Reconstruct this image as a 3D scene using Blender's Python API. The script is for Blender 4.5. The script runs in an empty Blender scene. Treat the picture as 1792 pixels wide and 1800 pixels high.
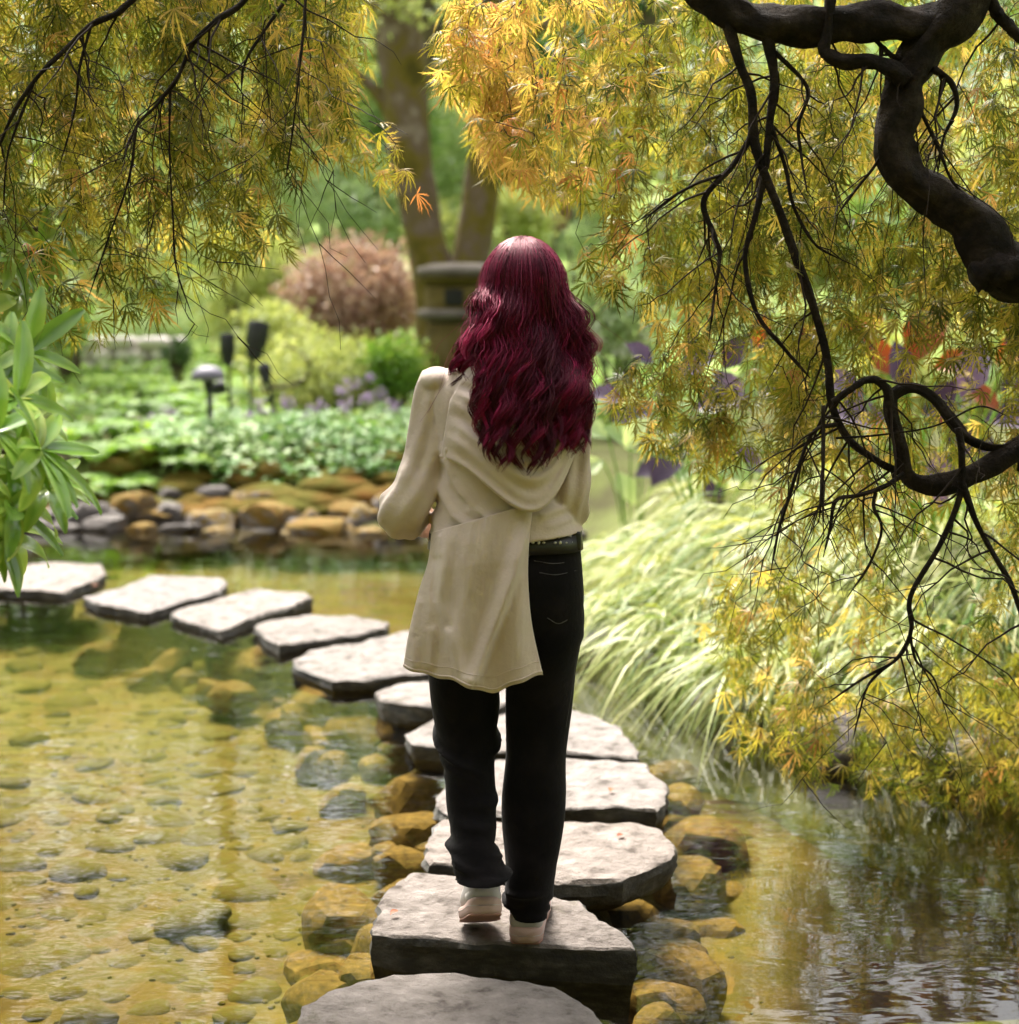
import bpy, math, random
import numpy as np
from mathutils import Vector, Matrix, Euler

random.seed(7)
rng = np.random.default_rng(7)
S = bpy.context.scene
C = S.collection
R = math.radians

# ------------------------------------------------------------------ camera
CAMZ, PITCH, FPX, PW, PH = 1.67, R(7.85), 2900.0, 1792.0, 1800.0
cd = bpy.data.cameras.new('camera'); cam = bpy.data.objects.new('camera', cd); C.objects.link(cam)
cam.location = (0, 0, CAMZ); cam.rotation_euler = (R(90) - PITCH, 0, 0)
cd.sensor_fit = 'HORIZONTAL'; cd.sensor_width = 36; cd.lens = FPX / PW * 36
cd.clip_start = 0.05; cd.clip_end = 600
cd.dof.use_dof = True; cd.dof.focus_distance = 3.95; cd.dof.aperture_fstop = 2.3
S.camera = cam
# ------------------------------------------------------------------ world, sun, exposure
SUN_EL, SUN_AZ = 57.0, -20.0          # azimuth from +Y (ahead of camera), negative = towards the left
w = bpy.data.worlds.new('World'); S.world = w; w.use_nodes = True
nt = w.node_tree; nt.nodes.clear()
sk = nt.nodes.new('ShaderNodeTexSky'); sk.sky_type = 'NISHITA'; sk.sun_disc = False
sk.sun_elevation = R(SUN_EL); sk.sun_rotation = R(SUN_AZ); sk.air_density = 1.0; sk.dust_density = 6.0; sk.ozone_density = 1.0
hs = nt.nodes.new('ShaderNodeHueSaturation'); hs.inputs['Saturation'].default_value = 0.15
bg = nt.nodes.new('ShaderNodeBackground'); bg.inputs['Strength'].default_value = 0.135
wo = nt.nodes.new('ShaderNodeOutputWorld')
nt.links.new(sk.outputs[0], hs.inputs['Color']); nt.links.new(hs.outputs[0], bg.inputs[0]); nt.links.new(bg.outputs[0], wo.inputs[0])
sl = bpy.data.lights.new('sun', 'SUN'); so = bpy.data.objects.new('sun', sl); C.objects.link(so)
sl.energy = 3.8; sl.angle = R(24); sl.color = (1.0, 0.93, 0.82)
sd = Vector((math.sin(R(SUN_AZ)) * math.cos(R(SUN_EL)), math.cos(R(SUN_AZ)) * math.cos(R(SUN_EL)), math.sin(R(SUN_EL))))
so.rotation_euler = sd.to_track_quat('Z', 'Y').to_euler(); so.location = sd * 60
vs = S.view_settings; vs.view_transform = 'Standard'; vs.look = 'None'; vs.exposure = 1.92; vs.gamma = 1; vs.use_curve_mapping = False
S.render.engine = 'CYCLES'
cy = S.cycles; cy.use_denoising = True
try: cy.denoiser = 'OPENIMAGEDENOISE'
except Exception: pass
cy.use_adaptive_sampling = True; cy.adaptive_threshold = 0.025
cy.max_bounces = 6; cy.diffuse_bounces = 3; cy.glossy_bounces = 3; cy.transmission_bounces = 4; cy.transparent_max_bounces = 10
cy.caustics_reflective = False; cy.caustics_refractive = False; cy.sample_clamp_indirect = 6

# ------------------------------------------------------------------ helpers
SP, CP = math.sin(PITCH), math.cos(PITCH)
def ray(px, py):
    x = (px - PW / 2) / FPX; y = (PH / 2 - py) / FPX
    return x, CP + y * SP, -SP + y * CP
def PZ(px, py, z=0.0):
    dx, dy, dz = ray(px, py); t = (z - CAMZ) / dz
    return np.array((dx * t, dy * t, z))
def PY(px, py, Y):
    dx, dy, dz = ray(px, py); t = Y / dy
    return np.array((dx * t, Y, CAMZ + dz * t))
def proj(Pw):
    Pw = np.asarray(Pw, float); x = Pw[..., 0]; y = Pw[..., 1]; z = Pw[..., 2] - CAMZ
    dep = y * CP - z * SP; up = y * SP + z * CP
    return PW / 2 + FPX * x / dep, PH / 2 - FPX * up / dep
def ppm(Y): return FPX / Y           # pixels per metre at a distance

def in_poly(px, py, poly):
    px = np.asarray(px); py = np.asarray(py); r = np.zeros(px.shape, bool); n = len(poly)
    for i in range(n):
        x1, y1 = poly[i]; x2, y2 = poly[(i + 1) % n]
        c = ((y1 > py) != (y2 > py)) & (px < (x2 - x1) * (py - y1) / ((y2 - y1) if y2 != y1 else 1e-9) + x1)
        r ^= c
    return r
def sdist(x, y, poly):                # > 0 outside
    x = np.asarray(x, float); y = np.asarray(y, float); d = np.full(x.shape, 1e9); n = len(poly)
    for i in range(n):
        ax, ay = poly[i]; bx, by = poly[(i + 1) % n]; ex, ey = bx - ax, by - ay
        t = np.clip(((x - ax) * ex + (y - ay) * ey) / (ex * ex + ey * ey), 0, 1)
        d = np.minimum(d, np.hypot(x - ax - t * ex, y - ay - t * ey))
    return np.where(in_poly(x, y, poly), -d, d)
def sstep(a, b, x):
    t = np.clip((x - a) / (b - a), 0, 1); return t * t * (3 - 2 * t)
_nz = {}
def snoise(P, freq=1.0, seed=0, octv=3):
    P = np.asarray(P, float); out = np.zeros(P.shape[:-1]); amp = 1.0; tot = 0
    for o in range(octv):
        k = (seed, o)
        if k not in _nz:
            g = np.random.default_rng(seed * 31 + o); v = g.normal(size=(7, 3)); _nz[k] = (v, g.uniform(0, 6.28, 7))
        v, ph = _nz[k]
        out += amp * np.sin(P @ (v.T * freq * 2 ** o) + ph).sum(-1) / 3.2
        tot += amp; amp *= 0.5
    return out / tot

def mesh_arrays(name, V, faces, attrs=None, smooth=True, matidx=None):
    V = np.asarray(V, np.float32); me = bpy.data.meshes.new(name)
    faces = [np.asarray(f, np.int32) for f in faces if len(f)]
    nl = sum(f.size for f in faces); nf = sum(len(f) for f in faces)
    me.vertices.add(len(V)); me.vertices.foreach_set('co', V.ravel())
    me.loops.add(nl); me.loops.foreach_set('vertex_index', np.concatenate([f.ravel() for f in faces]))
    me.polygons.add(nf)
    tot = np.concatenate([np.full(len(f), f.shape[1], np.int32) for f in faces])
    st = np.concatenate([[0], np.cumsum(tot)[:-1]]).astype(np.int32)
    me.polygons.foreach_set('loop_start', st)
    try: me.polygons.foreach_set('loop_total', tot)
    except Exception: pass
    me.polygons.foreach_set('use_smooth', np.full(nf, bool(smooth)))
    if matidx is not None: me.polygons.foreach_set('material_index', np.asarray(matidx, np.int32))
    for k, a in (attrs or {}).items():
        at = me.attributes.new(k, 'FLOAT', 'POINT'); at.data.foreach_set('value', np.asarray(a, np.float32))
    me.update(calc_edges=True); me.validate()
    return me
class MB:
    def __init__(s): s.V = []; s.F = {3: [], 4: []}; s.A = []; s.n = 0
    def add(s, V, F, a=0.5):
        V = np.asarray(V, float).reshape(-1, 3)
        for f in (F if isinstance(F, (list, tuple)) and len(F) and isinstance(F[0], np.ndarray) and F[0].ndim == 2 else [np.asarray(F)]):
            if len(f): s.F[f.shape[1]].append(f + s.n)
        s.V.append(V); s.A.append(np.broadcast_to(np.asarray(a, float), (len(V),)) if np.ndim(a) == 0 else np.asarray(a, float)); s.n += len(V)
        return s
    def mesh(s, name, smooth=True):
        fs = [np.concatenate(s.F[k]) for k in (3, 4) if s.F[k]]
        return mesh_arrays(name, np.concatenate(s.V), fs, {'rnd': np.concatenate(s.A)}, smooth)
    def build(s, name, mat, parent=None, smooth=True):
        return obj(name, s.mesh(name, smooth), mat, parent)
def obj(name, me, mat=None, parent=None):
    o = bpy.data.objects.new(name, me); C.objects.link(o)
    if mat is not None and len(me.materials) == 0: me.materials.append(mat)
    if parent is not None: o.parent = parent
    return o
def bake(o):                        # move a mesh's origin to its base centre: top-level meshes stay easy to move
    return o
def tag(o, label=None, cat=None, group=None, kind=None):
    if label: o['label'] = label
    if cat: o['category'] = cat
    if group: o['group'] = group
    if kind: o['kind'] = kind
    return o
def empty(name, loc, label, cat, group=None):
    o = bpy.data.objects.new(name, None); C.objects.link(o); o.location = loc; o.empty_display_size = 0.1
    return tag(o, label, cat, group)
def child(o, root):                  # parent but keep world coordinates of the vertices
    o.parent = root; o.matrix_parent_inverse = Matrix.Translation(root.location).inverted()
    return o
def spline(pts, n):
    pts = np.asarray(pts, float); m = len(pts)
    if m < 3:
        t = np.linspace(0, 1, n)[:, None]; return pts[0] * (1 - t) + pts[-1] * t
    p = np.vstack([2 * pts[0] - pts[1], pts, 2 * pts[-1] - pts[-2]]); u = np.linspace(0, m - 1, n); i = np.minimum(u.astype(int), m - 2); t = (u - i)[:, None]
    a, b, c, d = p[i], p[i + 1], p[i + 2], p[i + 3]
    return 0.5 * (2 * b + (c - a) * t + (2 * a - 5 * b + 4 * c - d) * t ** 2 + (3 * b - a - 3 * c + d) * t ** 3)
def tube(path, rad, seg=8, caps=True, ref=(0.13, 0.31, 0.94), squash=None, disp=None):
    path = np.asarray(path, float); n = len(path); rad = np.broadcast_to(np.asarray(rad, float), (n,))
    T = np.gradient(path, axis=0); T /= np.linalg.norm(T, axis=1)[:, None] + 1e-12
    N = np.zeros_like(T); r = np.asarray(ref, float)
    if abs(T[0] @ r) > 0.95: r = np.array((1.0, 0.2, 0))
    a = r - T[0] * (T[0] @ r); a /= np.linalg.norm(a); N[0] = a
    for i in range(1, n):
        a = N[i - 1] - T[i] * (T[i] @ N[i - 1]); N[i] = a / (np.linalg.norm(a) + 1e-12)
    B = np.cross(T, N); th = np.linspace(0, 2 * np.pi, seg, endpoint=False)
    sq = np.broadcast_to(np.asarray(1.0 if squash is None else squash, float), (n,))
    rr = rad[:, None] * np.ones(seg)
    if disp is not None: rr = rr + disp(np.linspace(0, 1, n)[:, None], th[None, :])
    V = path[:, None, :] + (rr * np.cos(th))[..., None] * N[:, None, :] + (rr * np.sin(th) * sq[:, None])[..., None] * B[:, None, :]
    V = V.reshape(-1, 3); i = np.arange(n - 1)[:, None] * seg; j = np.arange(seg)[None, :]; k = (j + 1) % seg
    Q = np.stack([i + j, i + k, i + seg + k, i + seg + j], -1).reshape(-1, 4); F = [Q]
    if caps:
        V = np.vstack([V, path[0], path[-1]]); c0, c1 = n * seg, n * seg + 1; jj = np.arange(seg); kk = (jj + 1) % seg
        F.append(np.vstack([np.stack([np.full(seg, c0), kk, jj], 1), np.stack([np.full(seg, c1), (n - 1) * seg + jj, (n - 1) * seg + kk], 1)]))
    return V, F
def loft(rings, caps=True):
    rings = np.asarray(rings, float); n, seg, _ = rings.shape; V = rings.reshape(-1, 3)
    i = np.arange(n - 1)[:, None] * seg; j = np.arange(seg)[None, :]; k = (j + 1) % seg
    F = [np.stack([i + j, i + k, i + seg + k, i + seg + j], -1).reshape(-1, 4)]
    if caps:
        V = np.vstack([V, rings[0].mean(0), rings[-1].mean(0)]); c0, c1 = n * seg, n * seg + 1; jj = np.arange(seg); kk = (jj + 1) % seg
        F.append(np.vstack([np.stack([np.full(seg, c0), kk, jj], 1), np.stack([np.full(seg, c1), (n - 1) * seg + jj, (n - 1) * seg + kk], 1)]))
    return V, F
def gridF(n, m):
    i = np.arange(n - 1)[:, None] * m; j = np.arange(m - 1)[None, :]
    return np.stack([i + j, i + j + 1, i + m + j + 1, i + m + j], -1).reshape(-1, 4)
def rot_frames(fwd, up):             # columns: side, forward, normal
    f = fwd / (np.linalg.norm(fwd, axis=1)[:, None] + 1e-9); s = np.cross(f, up); s /= np.linalg.norm(s, axis=1)[:, None] + 1e-9
    u = np.cross(s, f); return np.stack([s, f, u], 2)
def scatter(TV, TF, pos, fr, size, rnd, mb):
    """copies of a template (x side, y forward, z normal) at pos with frames fr"""
    n = len(pos); m = len(TV)
    V = np.einsum('nij,mj->nmi', fr, TV) * np.asarray(size)[:, None, None] + pos[:, None, :]
    off = (np.arange(n) * m)[:, None, None]
    mb.add(V.reshape(-1, 3), [(f[None] + off).reshape(-1, f.shape[1]) for f in TF], np.repeat(rnd, m))
def ico(sub):
    import bmesh
    bm = bmesh.new(); bmesh.ops.create_icosphere(bm, subdivisions=sub, radius=1); V = np.array([v.co[:] for v in bm.verts]); F = np.array([[v.index for v in f.verts] for f in bm.faces]); bm.free()
    return V, F
ICO = {k: ico(k) for k in (1, 2, 3, 4)}
def rock_shape(seed, sub=3, planes=13, soft=0.06, rough=0.03, box=False):
    g = np.random.default_rng(seed); V, F = ICO[sub]; n = g.normal(size=(planes, 3)); n /= np.linalg.norm(n, axis=1)[:, None]; d = g.uniform(0.55, 0.9, planes)
    c = V @ n.T; r = np.where(c > 0.05, d / np.maximum(c, 0.05), 9); r = np.minimum(r, 1.12)
    if box: r = np.where(c > 0.05, (d + .28) / np.maximum(c, 0.05), 9); r = np.column_stack([r, 1 / (np.abs(V) ** 6).sum(1) ** (1 / 6)]); soft = .02
    r = -soft * np.log(np.exp(-r / soft).sum(1) + math.exp(-(1.6 if box else 1.1) / soft))
    r = r + rough * snoise(V, 5, seed % 17)
    return V * r[:, None], F

ORD = ['first', 'second', 'third', 'fourth', 'fifth', 'sixth', 'seventh', 'eighth', 'ninth', 'tenth', 'eleventh', 'twelfth', 'thirteenth', 'fourteenth', 'fifteenth', 'sixteenth', 'seventeenth', 'eighteenth']
# ------------------------------------------------------------------ materials
def nmat(name):
    m = bpy.data.materials.new(name); m.use_nodes = True; t = m.node_tree; t.nodes.clear()
    o = t.nodes.new('ShaderNodeOutputMaterial'); return m, t, o
def nd(t, typ, **kw):
    n = t.nodes.new(typ)
    for k, v in kw.items():
        if k in n.inputs: n.inputs[k].default_value = v
        else: setattr(n, k, v)
    return n
def ramp(t, fac, cols):
    r = t.nodes.new('ShaderNodeValToRGB'); e = r.color_ramp.elements
    while len(e) > 1: e.remove(e[-1])
    for i, (p, c) in enumerate(cols):
        x = e[0] if i == 0 else e.new(p)
        x.position = p; x.color = (*c, 1)
    t.links.new(fac, r.inputs[0]); return r.outputs[0]
def noise_out(t, scale, detail=5, rough=0.6, coord='Object', stretch=None):
    tc = t.nodes.new('ShaderNodeTexCoord'); n = nd(t, 'ShaderNodeTexNoise', Scale=scale, Detail=detail, Roughness=rough)
    src = tc.outputs[coord]
    if stretch:
        mp = t.nodes.new('ShaderNodeMapping'); mp.inputs['Scale'].default_value = stretch; t.links.new(src, mp.inputs[0]); src = mp.outputs[0]
    t.links.new(src, n.inputs['Vector']); return n.outputs['Fac']
def solid(name, cols, scale=6, rough=0.8, bump=0.3, bscale=40, bdist=0.01, spec=0.4, detail=6, stretch=None, moss=None, sheen=0, metallic=0, bstretch=None):
    m, t, o = nmat(name); p = nd(t, 'ShaderNodeBsdfPrincipled', Roughness=rough, Metallic=metallic); p.inputs['Specular IOR Level'].default_value = spec
    if sheen: p.inputs['Sheen Weight'].default_value = sheen
    f = noise_out(t, scale, detail, stretch=stretch)
    n = len(cols); col = ramp(t, f, [(0.3 + 0.4 * i / max(1, n - 1), c) for i, c in enumerate(cols)])
    if moss:                          # (colour, colour, amount): moss that grows on upward faces
        g = t.nodes.new('ShaderNodeNewGeometry'); sx = t.nodes.new('ShaderNodeSeparateXYZ'); t.links.new(g.outputs['Normal'], sx.inputs[0])
        f2 = noise_out(t, moss[3] if len(moss) > 3 else 3, 5); ad = nd(t, 'ShaderNodeMath', operation='MULTIPLY_ADD'); t.links.new(sx.outputs[2], ad.inputs[0]); ad.inputs[1].default_value = 0.28; t.links.new(f2, ad.inputs[2])
        k = t.nodes.new('ShaderNodeMapRange'); t.links.new(ad.outputs[0], k.inputs[0]); k.inputs[1].default_value = 0.78 - moss[2]; k.inputs[2].default_value = 0.9 - moss[2]
        mc = ramp(t, noise_out(t, 9, 4), [(0.35, moss[0]), (0.65, moss[1])])
        mx = nd(t, 'ShaderNodeMix', data_type='RGBA'); t.links.new(k.outputs[0], mx.inputs[0]); t.links.new(col, mx.inputs[6]); t.links.new(mc, mx.inputs[7]); col = mx.outputs[2]
    t.links.new(col, p.inputs['Base Color'])
    if bump:
        b = nd(t, 'ShaderNodeBump', Strength=bump, Distance=bdist); t.links.new(noise_out(t, bscale, 8, 0.65, stretch=bstretch), b.inputs['Height']); t.links.new(b.outputs[0], p.inputs['Normal'])
    t.links.new(p.outputs[0], o.inputs[0]); return m
def leafmat(name, cols, trans=0.45, rough=0.5, spec=0.35, nscale=1.2, namt=0.35, tint=(1.15, 1.1, 0.7)):
    """colour by the per-leaf random attribute plus slow variation through the plant; light passes through"""
    m, t, o = nmat(name); p = nd(t, 'ShaderNodeBsdfPrincipled', Roughness=rough); p.inputs['Specular IOR Level'].default_value = spec
    a = t.nodes.new('ShaderNodeAttribute'); a.attribute_name = 'rnd'
    nz = noise_out(t, nscale, 2); ma = nd(t, 'ShaderNodeMath', operation='SUBTRACT'); t.links.new(nz, ma.inputs[0]); ma.inputs[1].default_value = 0.5
    mm = nd(t, 'ShaderNodeMath', operation='MULTIPLY_ADD'); t.links.new(ma.outputs[0], mm.inputs[0]); mm.inputs[1].default_value = namt * 3; t.links.new(a.outputs['Fac'], mm.inputs[2])
    n = len(cols); col = ramp(t, mm.outputs[0], [(i / max(1, n - 1), c) for i, c in enumerate(cols)])
    t.links.new(col, p.inputs['Base Color'])
    tr = t.nodes.new('ShaderNodeBsdfTranslucent'); mu = nd(t, 'ShaderNodeMix', data_type='RGBA', blend_type='MULTIPLY'); mu.inputs[0].default_value = 1
    t.links.new(col, mu.inputs[6]); mu.inputs[7].default_value = (*tint, 1); t.links.new(mu.outputs[2], tr.inputs[0])
    ms = nd(t, 'ShaderNodeMixShader'); ms.inputs[0].default_value = trans; t.links.new(p.outputs[0], ms.inputs[1]); t.links.new(tr.outputs[0], ms.inputs[2])
    t.links.new(ms.outputs[0], o.inputs[0]); return m

M = {}
M['ground'] = solid('soil_moss', [(0.035, 0.025, 0.012), (0.07, 0.075, 0.02), (0.10, 0.12, 0.03)], 1.8, 0.95, 0.6, 30, 0.02, 0.2)
M['lawn'] = solid('lawn_grass', [(0.16, 0.26, 0.05), (0.24, 0.34, 0.08), (0.33, 0.40, 0.12)], 0.5, 0.9, 0.5, 25, 0.03, 0.2)
M['bed'] = solid('pond_silt', [(0.042, 0.028, 0.006), (0.088, 0.063, 0.010), (0.068, 0.060, 0.009), (0.108, 0.079, 0.018)], 3.0, 0.9, 0.5, 22, 0.02, 0.15)
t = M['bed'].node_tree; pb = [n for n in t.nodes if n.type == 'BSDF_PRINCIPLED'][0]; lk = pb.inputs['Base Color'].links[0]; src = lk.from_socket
at = t.nodes.new('ShaderNodeAttribute'); at.attribute_name = 'mud'; mx = nd(t, 'ShaderNodeMix', data_type='RGBA'); t.links.new(at.outputs['Fac'], mx.inputs[0]); t.links.new(src, mx.inputs[6]); mx.inputs[7].default_value = (.010, .006, .003, 1); t.links.new(mx.outputs[2], pb.inputs['Base Color'])   # canopy shade painted into the bed colour below the maple
M['cobble'] = solid('algae_cobble', [(0.045, 0.036, 0.008), (0.078, 0.062, 0.012), (0.068, 0.064, 0.010), (0.10, 0.08, 0.02)], 4.5, 0.9, 0.25, 4, 0.003, 0.1)
M['subrock'] = solid('brown_pond_rock', [(0.034, 0.022, 0.006), (0.10, 0.064, 0.014), (0.155, 0.10, 0.026)], 4, 0.85, 0.4, 5, 0.004, 0.15)
M['roserock'] = solid('rose_pond_rock', [(0.02, 0.012, 0.009), (0.045, 0.028, 0.022), (0.06, 0.038, 0.032)], 5, 0.8, 0.5, 26, 0.012, 0.25)
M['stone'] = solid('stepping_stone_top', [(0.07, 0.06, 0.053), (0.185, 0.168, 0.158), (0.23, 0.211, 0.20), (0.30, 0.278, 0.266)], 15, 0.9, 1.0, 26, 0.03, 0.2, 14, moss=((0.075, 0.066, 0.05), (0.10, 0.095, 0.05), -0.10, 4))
t = M['stone'].node_tree; pb = [n for n in t.nodes if n.type == 'BSDF_PRINCIPLED'][0]; src = pb.inputs['Base Color'].links[0].from_socket; oi = t.nodes.new('ShaderNodeObjectInfo')
tone = ramp(t, oi.outputs['Random'], [(0, (.86, .83, .80)), (.35, (1, .98, .97)), (.7, (1.0, .93, .88)), (1, (.93, .92, .93))]); mx = nd(t, 'ShaderNodeMix', data_type='RGBA', blend_type='MULTIPLY'); mx.inputs[0].default_value = 1; t.links.new(src, mx.inputs[6]); t.links.new(tone, mx.inputs[7]); t.links.new(mx.outputs[2], pb.inputs['Base Color'])
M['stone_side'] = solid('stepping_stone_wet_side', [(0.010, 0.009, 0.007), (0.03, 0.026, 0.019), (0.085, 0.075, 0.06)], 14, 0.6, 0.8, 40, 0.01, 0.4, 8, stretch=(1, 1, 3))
M['bankrock'] = solid('bank_rock_mossy', [(0.06, 0.054, 0.054), (0.16, 0.142, 0.142), (0.24, 0.215, 0.21)], 4, 0.85, 0.6, 5, 0.008, 0.3, moss=((0.16, 0.065, 0.012), (0.10, 0.10, 0.018), 0.20, 2.5))
M['bankrock2'] = solid('bank_rock_moss_covered', [(0.08, 0.07, 0.06), (0.20, 0.17, 0.15)], 4, 0.9, 0.6, 5, 0.008, 0.25, moss=((0.17, 0.07, 0.010), (0.09, 0.085, 0.014), 0.34, 2.5))
M['bankdark'] = solid('bank_rock_dark', [(0.02, 0.018, 0.016), (0.06, 0.05, 0.045), (0.12, 0.10, 0.09)], 5, 0.8, 0.6, 5, 0.008, 0.3)
M['moss'] = solid('bank_moss', [(0.12, 0.055, 0.010), (0.09, 0.08, 0.013), (0.12, 0.14, 0.025)], 2.2, 0.95, 0.8, 60, 0.02, 0.1)
M['bark'] = solid('maple_bark', [(0.005, 0.004, 0.003), (0.018, 0.012, 0.009), (0.05, 0.036, 0.027)], 18, 0.9, 1.0, 45, 0.02, 0.2, moss=((0.04, 0.036, 0.012), (0.075, 0.07, 0.018), -0.06, 5))
M['twig'] = solid('maple_twig', [(0.012, 0.007, 0.005), (0.03, 0.018, 0.011)], 20, 0.8, 0, spec=0.2)
M['trunkbark'] = solid('forked_trunk_bark', [(0.06, 0.048, 0.008), (0.12, 0.09, 0.013), (0.12, 0.082, 0.06), (0.24, 0.19, 0.16)], 3.2, 0.9, 0.8, 9, 0.03, 0.2, 4)
M['brown'] = solid('plain_bark', [(0.06, 0.045, 0.03), (0.12, 0.09, 0.06)], 5, 0.9, 0.6, 15, 0.02, 0.2)
M['lantern'] = solid('lantern_stone_mossy', [(0.07, 0.052, 0.012), (0.11, 0.08, 0.022), (0.14, 0.105, 0.05)], 5, 0.9, 0.6, 30, 0.012, 0.2)
M['lanterncap'] = solid('lantern_cap_stone', [(0.09, 0.075, 0.06), (0.16, 0.135, 0.115)], 6, 0.9, 0.6, 30, 0.012, 0.2)
M['blackmetal'] = solid('black_metal', [(0.008, 0.008, 0.009), (0.02, 0.02, 0.022)], 8, 0.5, 0.1, 60, 0.002, 0.4)
M['greymetal'] = solid('grey_lamp_cap', [(0.10, 0.09, 0.12), (0.16, 0.145, 0.19)], 8, 0.6, 0.1, 60, 0.002, 0.5)
M['dark'] = solid('dark_void', [(0.01, 0.01, 0.008), (0.015, 0.014, 0.01)], 5, 0.9, 0)
M['palestone'] = solid('pale_wall_stone', [(0.55, 0.50, 0.50), (0.72, 0.66, 0.66)], 4, 0.9, 0.4, 25, 0.01, 0.3)
M['gravel'] = solid('pale_path', [(0.42, 0.37, 0.35), (0.55, 0.50, 0.47)], 6, 0.95, 0.5, 60, 0.01, 0.2)
M['maple'] = leafmat('maple_leaf', [(0.07, 0.095, 0.014), (0.18, 0.185, 0.026), (0.33, 0.285, 0.045), (0.52, 0.38, 0.11), (0.62, 0.36, 0.15), (0.46, 0.18, 0.08)], 0.62, 0.4, 0.4, 1.5, 0.22, (1.1, 1.08, 0.65))
M['hakone'] = leafmat('hakone_grass', [(0.06, 0.12, 0.012), (0.18, 0.24, 0.04), (0.33, 0.36, 0.10), (0.48, 0.47, 0.21)], 0.35, 0.45, 0.4, 2.0, 0.2)
M['lime'] = leafmat('lime_leaf', [(0.22, 0.28, 0.07), (0.38, 0.43, 0.15), (0.55, 0.56, 0.27)], 0.45)
M['green'] = leafmat('green_leaf', [(0.08, 0.16, 0.035), (0.16, 0.27, 0.07), (0.30, 0.40, 0.14)], 0.4)
M['palegreen'] = leafmat('pale_green_leaf', [(0.20, 0.30, 0.12), (0.36, 0.47, 0.23), (0.54, 0.61, 0.36)], 0.4)
M['darkgreen'] = leafmat('dark_green_leaf', [(0.02, 0.05, 0.012), (0.045, 0.10, 0.025), (0.09, 0.16, 0.04)], 0.35)
M['bluegreen'] = leafmat('blue_green_needle', [(0.06, 0.11, 0.09), (0.12, 0.18, 0.15), (0.18, 0.24, 0.18)], 0.3)
M['russet'] = leafmat('russet_leaf', [(0.13, 0.065, 0.045), (0.29, 0.165, 0.12), (0.44, 0.30, 0.22), (0.50, 0.38, 0.26)], 0.35, tint=(1.1, 1, 0.9))
M['fern'] = leafmat('fern_leaf', [(0.09, 0.20, 0.02), (0.18, 0.33, 0.04), (0.32, 0.42, 0.08)], 0.45)
M['cover'] = leafmat('ground_cover_leaf', [(0.035, 0.12, 0.015), (0.075, 0.20, 0.03), (0.16, 0.30, 0.07), (0.42, 0.52, 0.28)], 0.35)
M['flower'] = leafmat('lavender_petal', [(0.22, 0.14, 0.28), (0.34, 0.24, 0.40), (0.46, 0.36, 0.50)], 0.4, tint=(1, 1, 1))
M['white'] = leafmat('white_petal', [(0.6, 0.6, 0.5), (0.8, 0.78, 0.72)], 0.4, tint=(1, 1, 1))
M['purple'] = leafmat('purple_broad_leaf', [(0.03, 0.014, 0.035), (0.07, 0.042, 0.085), (0.13, 0.09, 0.15), (0.18, 0.13, 0.19)], 0.25, 0.4, 0.5, tint=(1.1, 0.8, 1.0))
M['copper'] = leafmat('copper_broad_leaf', [(0.10, 0.022, 0.012), (0.26, 0.07, 0.018), (0.36, 0.11, 0.025)], 0.35, tint=(1.2, 0.8, 0.4))
M['rhodo'] = leafmat('rhododendron_leaf', [(0.07, 0.18, 0.025), (0.18, 0.33, 0.05), (0.36, 0.48, 0.10), (0.62, 0.62, 0.16)], 0.35, 0.2, 0.8)

# ================================================================== SETTING
POND = [(-2.0, -4), (3.2, -4), (3.2, 4.4), (2.6, 5.2), (1.75, 5.42), (1.2, 5.6), (0.8, 6.4), (0.38, 7.4), (0.3, 9.0), (0.15, 10.6), (-0.6, 11.3), (-2.0, 11.45), (-3.4, 11.4), (-4.6, 10.6), (-4.4, 9.4), (-3.4, 8), (-2.7, 6), (-2.2, 4.4), (-2.0, 3)]
def ground_h(x, y):
    d = sdist(x, y, POND); P3 = np.stack([np.asarray(x, float), np.asarray(y, float), 0 * d], -1)
    out = 0.02 + 0.42 * sstep(0, 1.3, d) + 0.05 * np.clip(d - 1.3, 0, 5) + 0.085 * np.clip(d - 6.3, 0, 45) + 0.05 * snoise(P3, 0.9, 3) * sstep(0.3, 2, d)
    return np.where(d > 0, out, -0.6 * sstep(0, 0.35, -d))
def gh(x, y): return float(ground_h(np.array([x]), np.array([y]))[0])
def axis(lo, a, b, hi, fine, k):
    c = list(np.arange(a, b, fine)); s = fine; x = b
    while x < hi: c.append(x); s *= k; x += s
    c.append(hi); s = fine; x = a - fine
    while x > lo: c.insert(0, x); s *= k; x -= s
    c.insert(0, lo); return np.array(c)
gx = axis(-250, -6, 5, 250, 0.13, 1.12); gy = axis(-120, -5, 14, 330, 0.13, 1.12)
X, Y = np.meshgrid(gx, gy); Z = ground_h(X.ravel(), Y.ravel())
D = sdist(X.ravel(), Y.ravel(), POND)
gv = np.stack([X.ravel(), Y.ravel(), Z], 1); gf = gridF(len(gy), len(gx)); fd = D[gf].mean(1)
gm = mesh_arrays('ground', gv, [gf], None, True, (fd > 5.2).astype(int)); gm.materials.append(M['ground']); gm.materials.append(M['lawn'])
tag(obj('ground', gm), kind='structure')
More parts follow.
